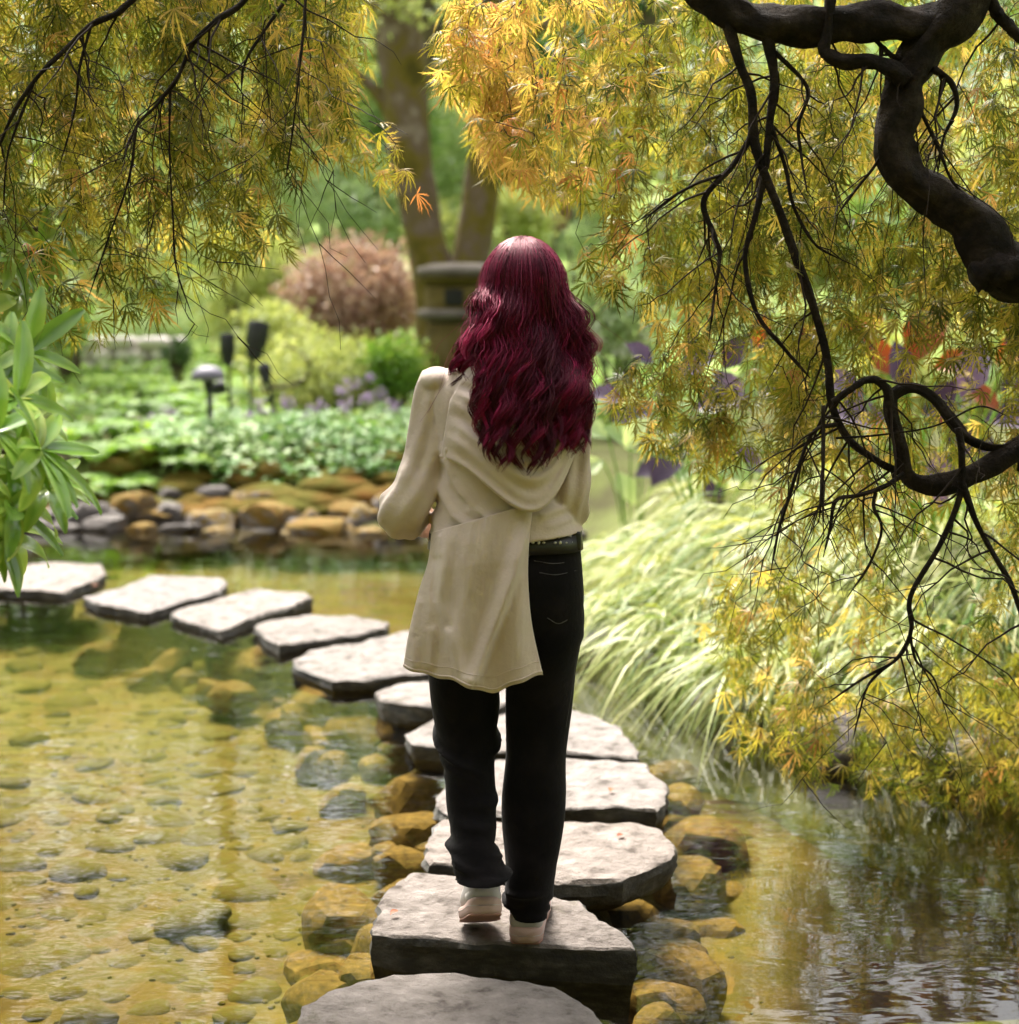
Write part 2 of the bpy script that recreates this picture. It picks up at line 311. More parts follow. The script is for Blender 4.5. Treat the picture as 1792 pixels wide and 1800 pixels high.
# pond bed
bx = np.arange(-5.6, 4.2, 0.04); by = np.arange(0.5, 12.4, 0.04); X, Y = np.meshgrid(bx, by); P3 = np.stack([X.ravel(), Y.ravel(), 0 * X.ravel()], 1)
def deep(x, y): return .38 * sstep(.75, 1.25, x) * (1 - sstep(4.6, 5.6, y))
bz = -0.27 + 0.035 * snoise(P3, 1.4, 5) + 0.014 * snoise(P3, 12, 6) - deep(P3[:, 0], P3[:, 1])
bed_shade_v = sstep(.55, 1.0, P3[:, 0] + .12 * snoise(P3, 3, 8) - .25 * sstep(4.3, 5.2, P3[:, 1]))  # mask of the painted shade: bed turns dark towards the right
tag(obj('pond_bed', mesh_arrays('pond_bed', np.stack([P3[:, 0], P3[:, 1], bz], 1), [gridF(len(by), len(bx))], {'mud': bed_shade_v}), M['bed']), kind='structure')
def bedz(x, y):
    p = np.array([[x, y, 0.0]]); return float(-0.27 + 0.035 * snoise(p, 1.4, 5)[0] + 0.014 * snoise(p, 12, 6)[0] - deep(x, y))
# water: clear, tinted, mirrors at grazing angles
m, t, o = nmat('pond_water')
tc = t.nodes.new('ShaderNodeTexCoord'); mp = t.nodes.new('ShaderNodeMapping'); mp.inputs['Scale'].default_value = (1.0, 2.0, 1); t.links.new(tc.outputs['Object'], mp.inputs[0])
n1 = nd(t, 'ShaderNodeTexNoise', Scale=3.2, Detail=2, Roughness=0.45, Distortion=0.6); t.links.new(mp.outputs[0], n1.inputs['Vector'])
n2 = nd(t, 'ShaderNodeTexNoise', Scale=14, Detail=1, Roughness=0.4); t.links.new(mp.outputs[0], n2.inputs['Vector'])
ad = nd(t, 'ShaderNodeMath', operation='MULTIPLY_ADD'); t.links.new(n2.outputs['Fac'], ad.inputs[0]); ad.inputs[1].default_value = 0.14; t.links.new(n1.outputs['Fac'], ad.inputs[2])
b = nd(t, 'ShaderNodeBump', Strength=0.28, Distance=0.012); t.links.new(ad.outputs[0], b.inputs['Height'])
fr = nd(t, 'ShaderNodeFresnel', IOR=1.33); t.links.new(b.outputs[0], fr.inputs['Normal'])
gl = nd(t, 'ShaderNodeBsdfGlossy', Roughness=0.03); gl.inputs['Color'].default_value = (1, 1, 1, 1); t.links.new(b.outputs[0], gl.inputs['Normal'])
tr = nd(t, 'ShaderNodeBsdfTransparent'); tr.inputs['Color'].default_value = (0.95, 0.91, 0.72, 1)
mx = nd(t, 'ShaderNodeMixShader'); t.links.new(fr.outputs[0], mx.inputs[0]); t.links.new(tr.outputs[0], mx.inputs[1]); t.links.new(gl.outputs[0], mx.inputs[2]); t.links.new(mx.outputs[0], o.inputs[0])
wm = mesh_arrays('pond_water', [(-5.6, -4.6, 0), (4.2, -4.6, 0), (4.2, 12.4, 0), (-5.6, 12.4, 0)], [np.array([[0, 1, 2, 3]])], None, False)
tag(obj('pond_water', wm, m), kind='structure')

# ================================================================== STEPPING STONES
STONES = [
 ([(505, 1830), (535, 1770), (570, 1745), (640, 1722), (690, 1708), (740, 1702), (800, 1706), (860, 1718), (915, 1722), (975, 1735), (1010, 1752), (1040, 1775), (1075, 1800), (1110, 1850), (1070, 1960), (940, 2020), (760, 2030), (600, 1980), (510, 1900)], 0.11, 'grey rounded stepping stone cut off by the bottom of the picture'),
 ([(725, 1531), (803, 1540), (890, 1556), (964, 1577), (1021, 1584), (1055, 1617), (1111, 1655), (1114, 1670), (1073, 1668), (969, 1662), (880, 1660), (808, 1657), (708, 1648), (654, 1636), (666, 1589), (685, 1558)], 0.0905, 'broad stepping stone with thick dark front that the woman stands on'),
 ([(779, 1441), (880, 1444), (993, 1447), (1102, 1446), (1159, 1454), (1178, 1475), (1183, 1502), (1140, 1520), (1097, 1544), (981, 1551), (880, 1540), (796, 1522), (756, 1517), (746, 1504), (753, 1466)], 0.08, 'pale stepping stone with chipped right corner just ahead of her feet'),
 ([(776, 1393), (810, 1360), (874, 1338), (995, 1336), (1140, 1340), (1149, 1356), (1173, 1378), (1168, 1408), (1154, 1424), (1073, 1420), (998, 1419), (880, 1428), (786, 1428), (763, 1414)], 0.055, 'pale flat stepping stone, second ahead of her feet, level with her shins'),
 ([(713, 1290), (732, 1278), (790, 1255), (880, 1238), (960, 1235), (1007, 1243), (1040, 1254), (1088, 1280), (1126, 1318), (1120, 1327), (1060, 1325), (995, 1321), (880, 1320), (768, 1316), (722, 1311)], 0.05, 'bright stepping stone with rounded right end behind her calves'),
 ([(659, 1216), (710, 1198), (754, 1194), (830, 1198), (905, 1210), (910, 1236), (850, 1244), (756, 1243), (717, 1239), (672, 1229)], 0.085, 'small blocky stepping stone left of her knee with bare broken side'),
 ([(519, 1161), (540, 1146), (586, 1136), (653, 1123), (707, 1111), (770, 1106), (805, 1125), (800, 1160), (760, 1182), (707, 1184), (653, 1190), (582, 1195), (552, 1180), (521, 1167)], 0.055, 'white stepping stone with layered cracks beside the hanging shirt tail'),
 ([(446, 1104), (473, 1090), (540, 1081), (619, 1079), (686, 1094), (678, 1103), (586, 1121), (492, 1135), (464, 1122)], 0.04, 'narrow pale stepping stone between the cracked slab and the tan slab'),
 ([(303, 1078), (344, 1062), (418, 1043), (453, 1033), (539, 1041), (547, 1053), (465, 1078), (391, 1107), (375, 1103), (305, 1083)], 0.04, 'tan four-sided stepping stone with dark shaded left edge, fifth from the far end'),
 ([(148, 1051), (203, 1037), (234, 1025), (262, 1010), (305, 1012), (391, 1016), (400, 1023), (383, 1039), (324, 1057), (258, 1076), (234, 1072), (172, 1062)], 0.04, 'pale grey stepping stone with pointed left tip, next to the pinkish slab'),
 ([(-70, 1000), (0, 994), (39, 992), (98, 986), (176, 990), (188, 1008), (164, 1020), (113, 1041), (59, 1037), (0, 1036), (-60, 1032)], 0.04, 'pinkish stepping stone cut off by the left edge under rhododendron leaves'),
 ([(-90, 968), (-20, 962), (35, 963), (42, 974), (30, 984), (-30, 990), (-80, 986)], 0.04, 'farthest stepping stone, half hidden by hanging rhododendron leaves'),
]
def make_stone(poly, zt, label, seed):
    P = np.array([PZ(a, b, zt)[:2] for a, b in poly]); n = len(P)
    # densify outline with chips
    e = [];
    for i in range(n):
        a, b = P[i], P[(i + 1) % n]; k = max(2, int(np.linalg.norm(b - a) / 0.018))
        for j in range(k): e.append(a + (b - a) * j / k)
    E = np.array(e); m = len(E); c = E.mean(0); E3 = np.column_stack([E, np.zeros(m)])
    rad = E - c; ln = np.linalg.norm(rad, axis=1)[:, None]
    E = E + rad / ln * (0.012 * snoise(E3, 14, seed) + 0.007 * snoise(E3, 55, seed + 1))[:, None]
    tilt = np.random.default_rng(seed).normal(size=2) * 0.006
    V = []; F = []; mi = []
    def ring(s, z, jit=0.0, sd=0):
        p = c + (E - c) * s
        if jit: p = p + rad / ln * (jit * snoise(np.column_stack([E, np.full(m, z * 4)]), 14, seed + sd))[:, None]
        return p, z
    def topz(p): return zt + (p - c) @ tilt + 0.008 * snoise(np.column_stack([p, np.zeros(len(p))]), 9, seed + 3) + 0.005 * snoise(np.column_stack([p, np.zeros(len(p))]), 30, seed + 4)
    tops = [0.06, 0.2, 0.34, 0.48, 0.62, 0.74, 0.84, 0.92, 0.97]
    for s in tops: p, _ = ring(s, 0); V.append(np.column_stack([p, topz(p)]))
    p, _ = ring(1.0, 0); chip = 0.006 + 0.006 * np.clip(snoise(np.column_stack([p, np.zeros(m)]), 22, seed + 8), 0, 1); V.append(np.column_stack([p, topz(p) - chip]))
    sides = [(1.004, -0.014), (0.995, -0.028), (1.004, -0.042), (0.985, -0.06), (0.96, -0.085), (0.86, -0.105), (0.3, -0.12)] if zt < .09 else [(1.004, -0.018), (0.995, -0.035), (1.006, -0.055), (0.99, -0.08), (0.98, -0.12), (0.95, -0.2), (0.9, -0.4)]
    for q, (s, dz) in enumerate(sides):
        p, _ = ring(s, dz, 0.013, 5 + q); V.append(np.column_stack([p, zt + (p - c) @ tilt + dz + 0.004 * snoise(np.column_stack([p, np.full(m, dz)]), 20, seed + 9)]))
    nr = len(V); V = np.concatenate(V); i = np.arange(nr - 1)[:, None] * m; j = np.arange(m)[None, :]; k = (j + 1) % m
    Q = np.stack([i + j, i + k, i + m + k, i + m + j], -1); flip = ((E[:, 0] * np.roll(E[:, 1], -1) - np.roll(E[:, 0], -1) * E[:, 1]).sum() > 0)
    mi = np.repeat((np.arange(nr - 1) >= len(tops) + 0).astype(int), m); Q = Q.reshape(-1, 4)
    V = np.vstack([V, [*c, topz(c[None])[0]]]); T = np.stack([np.full(m, len(V) - 1), (np.arange(m) + 1) % m, np.arange(m)], 1)
    if flip: Q = Q[:, ::-1]; T = T[:, ::-1]
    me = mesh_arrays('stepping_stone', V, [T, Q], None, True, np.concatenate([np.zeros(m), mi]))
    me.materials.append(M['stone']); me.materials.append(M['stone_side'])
    me.set_sharp_from_angle(angle=R(40))
    return tag(obj('stepping_stone', me), label, 'stone', 'stepping stones across the pond')
for i, (poly, zt, lab) in enumerate(STONES): make_stone(poly, zt, lab, 40 + i * 3)
sup = []
for i in range(4):
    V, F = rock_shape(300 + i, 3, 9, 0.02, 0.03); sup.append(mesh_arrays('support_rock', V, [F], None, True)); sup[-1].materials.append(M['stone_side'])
for i, (poly, zt, lab) in enumerate(STONES):
    if zt > .09: continue
    c = np.mean([PZ(a, b, zt) for a, b in poly], 0); o = bpy.data.objects.new('support_rock', sup[i % 4]); C.objects.link(o); o.location = (c[0], c[1], zt - .24); o.scale = (.2, .17, .16); o.rotation_euler = (0, 0, i)
    tag(o, 'dark rock under water carrying the ' + ['chipped stone', 'shin-level stone', 'rounded stone', 'small blocky stone', 'cracked white slab', 'narrow pale slab', 'tan slab', 'pointed grey slab', 'pinkish slab', 'farthest slab'][i - 2], 'rock', 'rocks carrying the stepping slabs')

# ================================================================== ROCKS IN THE POND
shapes = []
for i in range(10):
    V, F = rock_shape(100 + i, 3, 10, 0.016, 0.03, True); shapes.append(mesh_arrays('submerged_rock', V, [F], None, True)); shapes[-1].materials.append(M['subrock']); shapes[-1].set_sharp_from_angle(angle=R(24))
def place(me, name, loc, sc, rz, tilt=0.15):
    o = bpy.data.objects.new(name, me); C.objects.link(o); o.location = loc; o.scale = sc
    o.rotation_euler = (random.uniform(-tilt, tilt), random.uniform(-tilt, tilt), rz); return o
V, F = rock_shape(133, 3, 9, .016, .02, True); darkshape = mesh_arrays('submerged_rock', V, [F], None, True); darkshape.materials.append(M['roserock']); darkshape.set_sharp_from_angle(angle=R(24))
ROCKS = [(450, 1150, 130, -.05, 'flat brown rock under water beside the narrow pale slab'), (415, 1122, 80, -.08, 'small brown rock under water below the tan slab'),
 (545, 1250, 110, -.08, 'flat dark-edged rock under water left of the knee-side stone'), (605, 1232, 75, -.02, 'greenish rock just under water below the cracked white slab'),
 (628, 1268, 100, -.05, 'brown rock under water touching the small blocky stone'), (560, 1210, 110, -.10, 'low rock under water below the cracked slab'),
 (700, 1310, 60, -.04, 'small rock under water by the calf-side stone'), (672, 1335, 80, -.08, 'tilted golden rock under water left of her shin'), (735, 1368, 130, -.03, 'large flat golden rock under water beside the left shin'),
 (722, 1440, 120, -.05, 'golden rock under water with reddish mark, below the large flat one'), (712, 1500, 110, -.10, 'brown rock under water by the chipped stone'),
 (620, 1500, 130, -.16, 'sunken olive rock left of the golden rocks'), (605, 1585, 140, -.07, 'large square-topped rock under water left of her standing stone'), (590, 1640, 90, -.13, 'dark sided rock under water beneath the square-topped one'),
 (650, 1640, 70, -.08, 'brown rock under water against the standing stone corner'), (560, 1690, 100, -.17, 'deep olive rock left of the bottom stones'), (630, 1705, 85, -.06, 'orange brown rock in the corner between the two nearest stones'),
 (1200, 1395, 80, -.07, 'pinkish rock under water right of the second stone ahead'), (1240, 1450, 130, -.09, 'flat tan rock under water right of the chipped stone'), (1215, 1525, 120, -.10, 'brown rock under water off the chipped right corner'),
 (1280, 1560, 90, -.21, 'sunken brown rock in the open water on the right'), (1100, 1600, 150, -.10, 'wide brown rock under water behind the standing stone'), (1170, 1665, 130, -.10, 'orange brown rock under water right of the standing stone'),
 (1250, 1625, 90, -.22, 'dark algae covered rock under water on the right'), (1165, 1745, 120, -.12, 'brown rock under water right of the foremost stone'), (1260, 1740, 110, -.24, 'sunken dark rock near the bottom right reflections'),
 (880, 1735, 160, -.16, 'black shaded rock under water between the two nearest stones'), (1180, 1350, 90, -.12, 'small sunken rock right of the rounded stone end')]
for i, (px, py, wpx, zt, lab, *dk) in enumerate(ROCKS):
    zt -= .06; p = PZ(px, py, zt); wd = wpx / FPX * math.hypot(p[1], 1.7) / 2 * 1.12; hz = max(0.06, min(0.13, wd * 0.6))
    hz = .05 if dk else hz; tag(place(darkshape if dk else shapes[i % 10], 'submerged_rock', (p[0], p[1], zt - hz * 0.78), (wd, wd * random.uniform(.7, 1.0), hz), random.uniform(0, 6.28), 0.12), lab, 'rock', 'rocks under the water beside the stepping stones')
lr = random.Random(11); cent = [np.mean([PZ(a, b, zt) for a, b in poly], 0) for poly, zt, lab in STONES]
for i in range(70):
    k = lr.randrange(0, 9); c = cent[k] * (f_ := lr.random()) + cent[k + 1] * (1 - f_); sd_ = lr.choice([-1, -1, 1]); x = c[0] + sd_ * lr.uniform(.28, .55); y = c[1] + lr.uniform(-.25, .2) - (.15 if k > 5 else 0); w_ = lr.uniform(.05, .12)
    tag(place(shapes[i % 10], 'submerged_rock', (x, y, lr.uniform(-.27, -.19)), (w_, w_ * lr.uniform(.6, .9), lr.uniform(.05, .09)), lr.uniform(0, 6.28), .2), 'brown ledge rock under water packed along the stepping stones', 'rock', 'ledge rocks under the water along the path')
# rounded cobbles on the bed
cob = []
for i in range(8):
    V, F = ICO[3]; r = 1 + 0.2 * snoise(V, 1.8, 60 + i) + 0.03 * snoise(V, 6, 70 + i); me = mesh_arrays('cobble', V * r[:, None], [F], None, True); me.materials.append(M['cobble']); cob.append(me)
p = PZ(335, 1562, -.14); tag(place(cob[0], 'cobble', (p[0], p[1], -.25), (.115, .09, .06), 0.2), 'largest pale olive cobble standing proud of the pond bed at left', 'stone', 'cobbles on the pond bed')
p = PZ(150, 1752, -.18); tag(place(cob[1], 'cobble', (p[0], p[1], -.25), (.08, .06, .04), 0.1), 'dark olive cobble near the bottom left corner', 'stone', 'cobbles on the pond bed')
rootpos = []; tries = 0; taken = [(335, 1562), (150, 1752)]
while len(rootpos) < 285 and tries < 16000:
    tries += 1
    px, py = random.uniform(-60, 1850), random.uniform(1120, 1860) if random.random() < .85 else random.uniform(960, 1120)
    if px > 640 and px < 1240 and py > 1180: continue
    if px > 300 + (py - 1050) * 0.55 and px < 1150: continue
    if px > 1240 and (random.random() < .6 or py > 1480): continue
    p = PZ(px, py, -.25)
    if sdist(np.array([p[0]]), np.array([p[1]]), POND)[0] > -.15: continue
    s = random.choice([.045, .055, .065, .075, .09, .11, .13]) * random.uniform(.85, 1.15)
    if any((p[0] - q[0]) ** 2 + (p[1] - q[1]) ** 2 < (s + q[2]) ** 2 * .8 for q in rootpos): continue
    rootpos.append((p[0], p[1], s))
for i, (x, y, s) in enumerate(rootpos):
    o = place(cob[i % 8], 'cobble', (x, y, bedz(x, y) + s * random.uniform(-.26, -.04)), (s, s * random.uniform(.65, .95), s * random.uniform(.28, .5)), random.uniform(0, 6.28))
    tag(o, 'rounded olive cobble lying on the shallow pond bed', 'stone', 'cobbles on the pond bed')
# small gravel between the cobbles
mb = MB(); V, F = ICO[2]; n = 5000; q = rng.uniform(size=(n, 2)) * [4.6, 8.5] + [-2.9, 2.4]; k = (sdist(q[:, 0], q[:, 1], POND) < -.1) & (q[:, 0] < .55 + rng.normal(0, .12, n)); q = q[k]; n = len(q); s = rng.uniform(.006, .014, n)
zz = -0.27 + 0.035 * snoise(np.column_stack([q, 0 * s]), 1.4, 5) + 0.014 * snoise(np.column_stack([q, 0 * s]), 12, 6) - deep(q[:, 0], q[:, 1])
a = rng.uniform(0, 6.28, n); fr_ = np.zeros((n, 3, 3)); fr_[:, 0, 0] = np.cos(a); fr_[:, 1, 0] = np.sin(a); fr_[:, 0, 1] = -np.sin(a) * .75; fr_[:, 1, 1] = np.cos(a) * .75; fr_[:, 2, 2] = .55
scatter(V, [F], np.column_stack([q, zz]), fr_, s, rng.uniform(size=n), mb)
tag(mb.build('pond_gravel', M['cobble']), 'small olive gravel strewn over the pond bed', 'gravel', kind='stuff')

# ================================================================== FAR BANK: ROCKS, MOSS
bshape = {}
for key in ('bankrock', 'bankrock2', 'bankdark'):
    bshape[key] = []
    for i in range(5):
        V, F = rock_shape(200 + i + 10 * len(bshape), 3, 11, 0.014, 0.045, True); me = mesh_arrays('bank_rock', V, [F], None, True); me.materials.append(M[key]); me.set_sharp_from_angle(angle=R(24)); bshape[key].append(me)
BANK = [(370, 915, 85, 60, 11.35, 'bankrock', 'pale wedge-shaped rock standing at the waterline of far bank', .1), (300, 905, 90, 70, 11.6, 'bankdark', 'dark shaded rock left of the pale wedge-shaped rock', .3),
 (235, 890, 100, 80, 11.6, 'bankrock2', 'moss covered rock on the far bank left of the pale wedge', .3), (140, 905, 110, 70, 11.5, 'bankdark', 'dark rock in shadow under the rhododendron on far bank', .3), (60, 915, 90, 60, 11.4, 'bankdark', 'dark rock at far left of the bank behind leaves', .2),
 (470, 905, 110, 75, 11.4, 'bankrock2', 'orange mossy rock right of the pale wedge-shaped rock', .3), (560, 925, 110, 55, 11.2, 'bankrock2', 'low rounded mossy rock reaching into the water', .2), (455, 875, 80, 45, 11.8, 'bankrock', 'grey flat rock set above the orange mossy rock', .2),
 (530, 870, 70, 30, 11.9, 'bankrock', 'small flat grey rock on top of the mossy bank', .1), (632, 905, 70, 60, 11.5, 'bankrock', 'grey square rock in shadow beside the left sleeve', .2), (690, 895, 80, 80, 11.6, 'bankrock', 'grey rock behind the puffed left sleeve', .2),
 (620, 870, 90, 40, 11.9, 'bankrock2', 'mossy rock above the grey square rock', .2), (750, 920, 110, 70, 11.45, 'bankdark', 'dark rock between sleeve and hip on far bank', .2), (400, 880, 100, 50, 11.9, 'bankrock2', 'green mossy rock above the pale wedge', .2),
 (20, 880, 120, 90, 11.8, 'bankdark', 'dark rock at the left edge of far bank', .2), (860, 925, 120, 70, 11.4, 'bankrock', 'grey rock of the far bank hidden mostly behind the woman', .2), (520, 935, 60, 30, 11.15, 'bankrock', 'small pale stone at the waterline beside mossy rock', .1)]
for i, (px, py, wp, hp, Yd, key, lab, tl) in enumerate(BANK):
    p = PY(px, py, Yd); s = Yd / FPX
    o = place(random.choice(bshape[key]), 'bank_rock', (p[0], Yd, p[2] - .03), (wp * s * .46, wp * s * .4, hp * s * .42), random.uniform(-.6, .6), tl * .6)
    tag(o, lab, 'rock', 'rocks edging the far bank')
lr = random.Random(5)
for i in range(36):
    px = -20 + i * 22.5 + lr.uniform(-6, 6); tier = i % 3; py = (928, 900, 872)[tier] + lr.uniform(-7, 7); Yd = (11.25, 11.55, 11.85)[tier]; p = PY(px, py, Yd); s_ = Yd / FPX
    key = lr.choice(['bankrock2', 'bankrock2', 'bankrock', 'bankdark'] if tier else ['bankdark', 'bankrock2', 'bankdark', 'bankrock'])
    tag(place(bshape[key][lr.randrange(5)], 'bank_rock', (p[0], Yd, p[2] - .02), (lr.uniform(16, 46) * s_, .12, lr.uniform(7, 20) * s_), lr.uniform(-.5, .5), .14), ORD[i // 3] + (' small waterline stone from the left in far bank wall', ' small middle course stone from the left in far bank wall', ' small top course stone from the left in far bank wall')[tier], 'rock', 'small stones packed in the far bank wall')
# rock edge of the right bank, under the grass and the maple
RB = [(2.4, 5.4), (1.95, 5.5), (1.55, 5.6), (1.2, 5.75), (.95, 6.3), (.72, 6.8), (.5, 7.35), (.42, 8.0), (.4, 8.7), (.35, 9.5), (.25, 10.3)]
for i, (x, y) in enumerate(RB):
    o = place(bshape['bankdark'][i % 5], 'bank_rock', (x, y, .03), (.22, .18, .13), random.uniform(0, 6), .2)
    tag(o, ORD[i] + ' dark wet rock along the right bank, counted from the maple end', 'rock', 'dark rocks along the right bank')
# moss cushions on the bank top
mb = MB()
for i in range(130):
    x = random.uniform(-3.6, .1); y = 11.62 + random.uniform(-.1, .9) * random.random(); V, F = ICO[2]; s = random.uniform(.08, .26)
    mb.add(V * [s, s * .8, s * .35] * (1 + .15 * snoise(V, 3, i)[:, None]) + [x, y, gh(x, y) + .02], F)
tag(mb.build('moss_bank', M['moss']), 'orange and green moss cushions covering the top of the far bank', 'moss', kind='stuff')

# ================================================================== FOLIAGE BUILDERS
LEAF4 = (np.array([(0, 0, 0), (.32, .45, .06), (0, 1, -.10), (-.32, .45, .06)], float), [np.array([[0, 1, 2], [0, 2, 3]])])
def leaf_cloud(mb, c, r, n, size, clumps=26, hollow=.45, up=.35, tmpl=LEAF4, spread=.34):
    c = np.asarray(c, float); r = np.asarray(r, float)
    d = rng.normal(size=(clumps, 3)); d /= np.linalg.norm(d, axis=1)[:, None]; rad = rng.uniform(hollow, .92, clumps)[:, None]
    cc = d * rad; w = rng.uniform(.5, 1.5, clumps); idx = rng.choice(clumps, n, p=w / w.sum())
    q = cc[idx] + rng.normal(size=(n, 3)) * spread * rng.uniform(.6, 1.1, clumps)[idx][:, None]
    ln = np.linalg.norm(q, axis=1); k = ln < 1.25; q = q[k]; n = len(q)
    pos = c + q * r; out = q / (np.linalg.norm(q, axis=1)[:, None] + 1e-6)
    fwd = out * .8 + rng.normal(size=(n, 3)) * .7 + [0, 0, -.25]; nrm = out * .6 + rng.normal(size=(n, 3)) * .6 + [0, 0, up]
    scatter(*tmpl, pos, rot_frames(fwd, nrm), size * rng.uniform(.6, 1.35, n), np.clip(rng.normal(.5, .22, n), 0, 1), mb)
def shrub(name, px, py, rx, ry, Yd, mat, label, n=3500, size=.07, cat='shrub', group=None, depth=1.0, **kw):
    s = Yd / FPX; c = PY(px, py, Yd); r = (rx * s, rx * s * depth, ry * s); gz = gh(c[0], Yd)
    root = empty(name, (c[0], Yd, min(gz, c[2] - r[2])), label, cat, group)
    mb = MB(); leaf_cloud(mb, c, r, n, size, **kw); child(mb.build('foliage', M[mat]), root)
    mb = MB()
    for k in range(5):
        a = random.uniform(0, 6.28); e = c + np.array((math.cos(a) * r[0] * .5, math.sin(a) * r[1] * .5, r[2] * random.uniform(0, .5)))
        b0 = np.array((c[0] + random.uniform(-.06, .06), Yd, gz - .05)); mid = (b0 + e) / 2 + np.array((0, 0, -.05))
        mb.add(*tube(spline([b0, mid, e], 8), np.linspace(.03, .008, 8) * (1 + r[0]), 6))
    child(mb.build('stem', M['brown']), root); return root
def tree(x, y, h, cr, mat, label, n=5000, size=.22, trunk_r=.18, name='tree', group=None, low=.3, clumps=34):
    z = gh(x, y); root = empty(name, (x, y, z), label, 'tree', group); mb = MB()
    tp = spline([(x, y, z - .2), (x + random.uniform(-.2, .2), y, z + h * .4), (x + random.uniform(-.3, .3), y, z + h * .85)], 14); mb.add(*tube(tp, np.linspace(trunk_r, trunk_r * .25, 14), 9))
    for k in range(7):
        q = tp[4 + k]; a = k * 2.4; e = q + np.array((math.cos(a) * cr * .7, math.sin(a) * cr * .7, h * .14)); mb.add(*tube(spline([q, (q + e) / 2 + [0, 0, .1], e], 7), np.linspace(trunk_r * .4, .015, 7), 6))
    child(mb.build('trunk', M['brown']), root)
    mb = MB(); leaf_cloud(mb, (x, y, z + h * (low + 1) / 2), (cr, cr, h * (1 - low) / 2), n, size, clumps=clumps, spread=.27); child(mb.build('crown', M[mat]), root); return root

# ================================================================== BACKGROUND GARDEN
FT = [(-21, 47, 11, 'green'), (-15.5, 44, 10, 'palegreen'), (-10.5, 46, 11, 'green'), (-6.5, 43, 9.5, 'lime'), (-3.2, 45, 10, 'palegreen'), (-.9, 40, 8.6, 'darkgreen'), (2.2, 46, 10, 'green'), (6.0, 44, 9.5, 'palegreen'), (10.5, 46, 10.5, 'green'), (15.5, 45, 10.5, 'palegreen'), (21, 48, 11.5, 'green')]
FL = ['tall green tree at far left edge of the distant tree line', 'pale green tree second from left in distant tree line', 'green tree behind the left maple canopy', 'yellow green tree behind the gap left of forked trunk', 'pale green tree behind the left stem of forked trunk', 'dark green tree seen between the stems of forked trunk', 'green tree behind the right stem of forked trunk', 'pale green tree behind the right maple canopy', 'green tree far behind the dense maple foliage at right', 'pale tree second from right in the distant tree line', 'tall green tree at far right edge of the distant tree line']
for (x, y, h, mt), lab in zip(FT, FL): tree(x, y, h - .5 + (3.5 if x > 4 else 0), 3.5, mt, lab, 5600, .30, .22, group='trees closing off the garden', low=.03)
TT = [(-13.5, 25, 16, 'green', 'tall leafy tree farthest left on the slope'), (-9.3, 28, 17.5, 'darkgreen', 'tall dark tree behind the upper left canopy'), (-5.4, 30, 18, 'green', 'tall green tree left of the forked trunk far back'), (-1.6, 33, 18, 'green', 'tall tree far behind the forked trunk'), (2.6, 32, 15, 'darkgreen', 'tall dark tree right of the forked trunk far back'), (-15, 16, 12, 'green', 'tall tree on the left bank beside the pond')]
for x, y, h, mt, lab in TT: tree(x, y, h, 3.0, mt, lab, 7000 if x < -3 else 5200, .26, .25, group='trees closing off the garden', low=.2, clumps=52)
G = 'rounded shrubs on the slope'
shrub('russet_shrub', 625, 525, 118, 100, 17, 'russet', 'clipped russet brown dome shrub left of the stone lantern', 11000, .06, group=G, clumps=120, hollow=.62, spread=.22)
shrub('shrub', 430, 490, 100, 115, 18.5, 'lime', 'yellow green shrub left of the russet dome', 5000, .075, group=G)
shrub('shrub', 610, 350, 125, 90, 25, 'palegreen', 'grey green shrub above the russet dome', 5000, .11, group=G)
shrub('shrub', 500, 320, 90, 90, 28, 'lime', 'pale yellow shrub at the tips of the left canopy', 3600, .12, group=G)
shrub('shrub', 690, 250, 80, 100, 29, 'green', 'green shrub behind the left stem of forked trunk', 3600, .12, group=G)
shrub('shrub', 790, 290, 75, 120, 31, 'palegreen', 'pale green shrub seen between the stems of forked trunk', 4200, .12, group=G)
shrub('shrub', 780, 410, 60, 50, 24, 'lime', 'low yellow shrub in the fork gap above lantern', 2200, .09, group=G)
shrub('shrub', 910, 385, 62, 52, 22, 'lime', 'bright green ball shrub right of the right stem', 3200, .075, group=G)
shrub('conifer_shrub', 1010, 335, 62, 75, 28, 'bluegreen', 'blue green conifer shrub above the woman right of trunk', 4200, .10, group=G)
shrub('shrub', 965, 370, 34, 36, 25, 'russet', 'small brown shrub below the blue green conifer', 1400, .07, group=G)
shrub('shrub', 1075, 420, 70, 40, 24, 'palegreen', 'low pale shrub right of the hair crown', 2200, .08, group=G)
shrub('shrub', 930, 290, 70, 60, 33, 'green', 'green shrub behind the bright green ball', 2600, .13, group=G)
shrub('flowering_shrub', 1090, 560, 95, 85, 13.5, 'palegreen', 'pale green shrub with white flowers right of the hair', 4200, .06, group=G)
shrub('shrub', 590, 650, 150, 62, 14.6, 'lime', 'spreading lime green shrub in front of the russet dome', 6000, .055, group=G)
shrub('shrub', 480, 600, 80, 60, 15.5, 'lime', 'lime shrub behind the black spotlights', 3000, .055, group=G)
shrub('shrub', 700, 640, 60, 50, 14, 'fern', 'green plant at the foot of the stone lantern', 2200, .05, group=G)
shrub('shrub', 110, 360, 170, 170, 17, 'lime', 'sunlit yellow green shrub behind the left canopy', 5200, .08, group=G)
shrub('shrub', 290, 430, 140, 110, 22, 'palegreen', 'pale shrub behind the lower left canopy', 4200, .09, group=G)
shrub('shrub', 30, 560, 110, 90, 14, 'green', 'green shrub behind the rhododendron', 3200, .07, group=G)
shrub('shrub', 240, 570, 110, 30, 19.5, 'palegreen', 'low shrub row on top of the pale wall', 2600, .06, group=G)
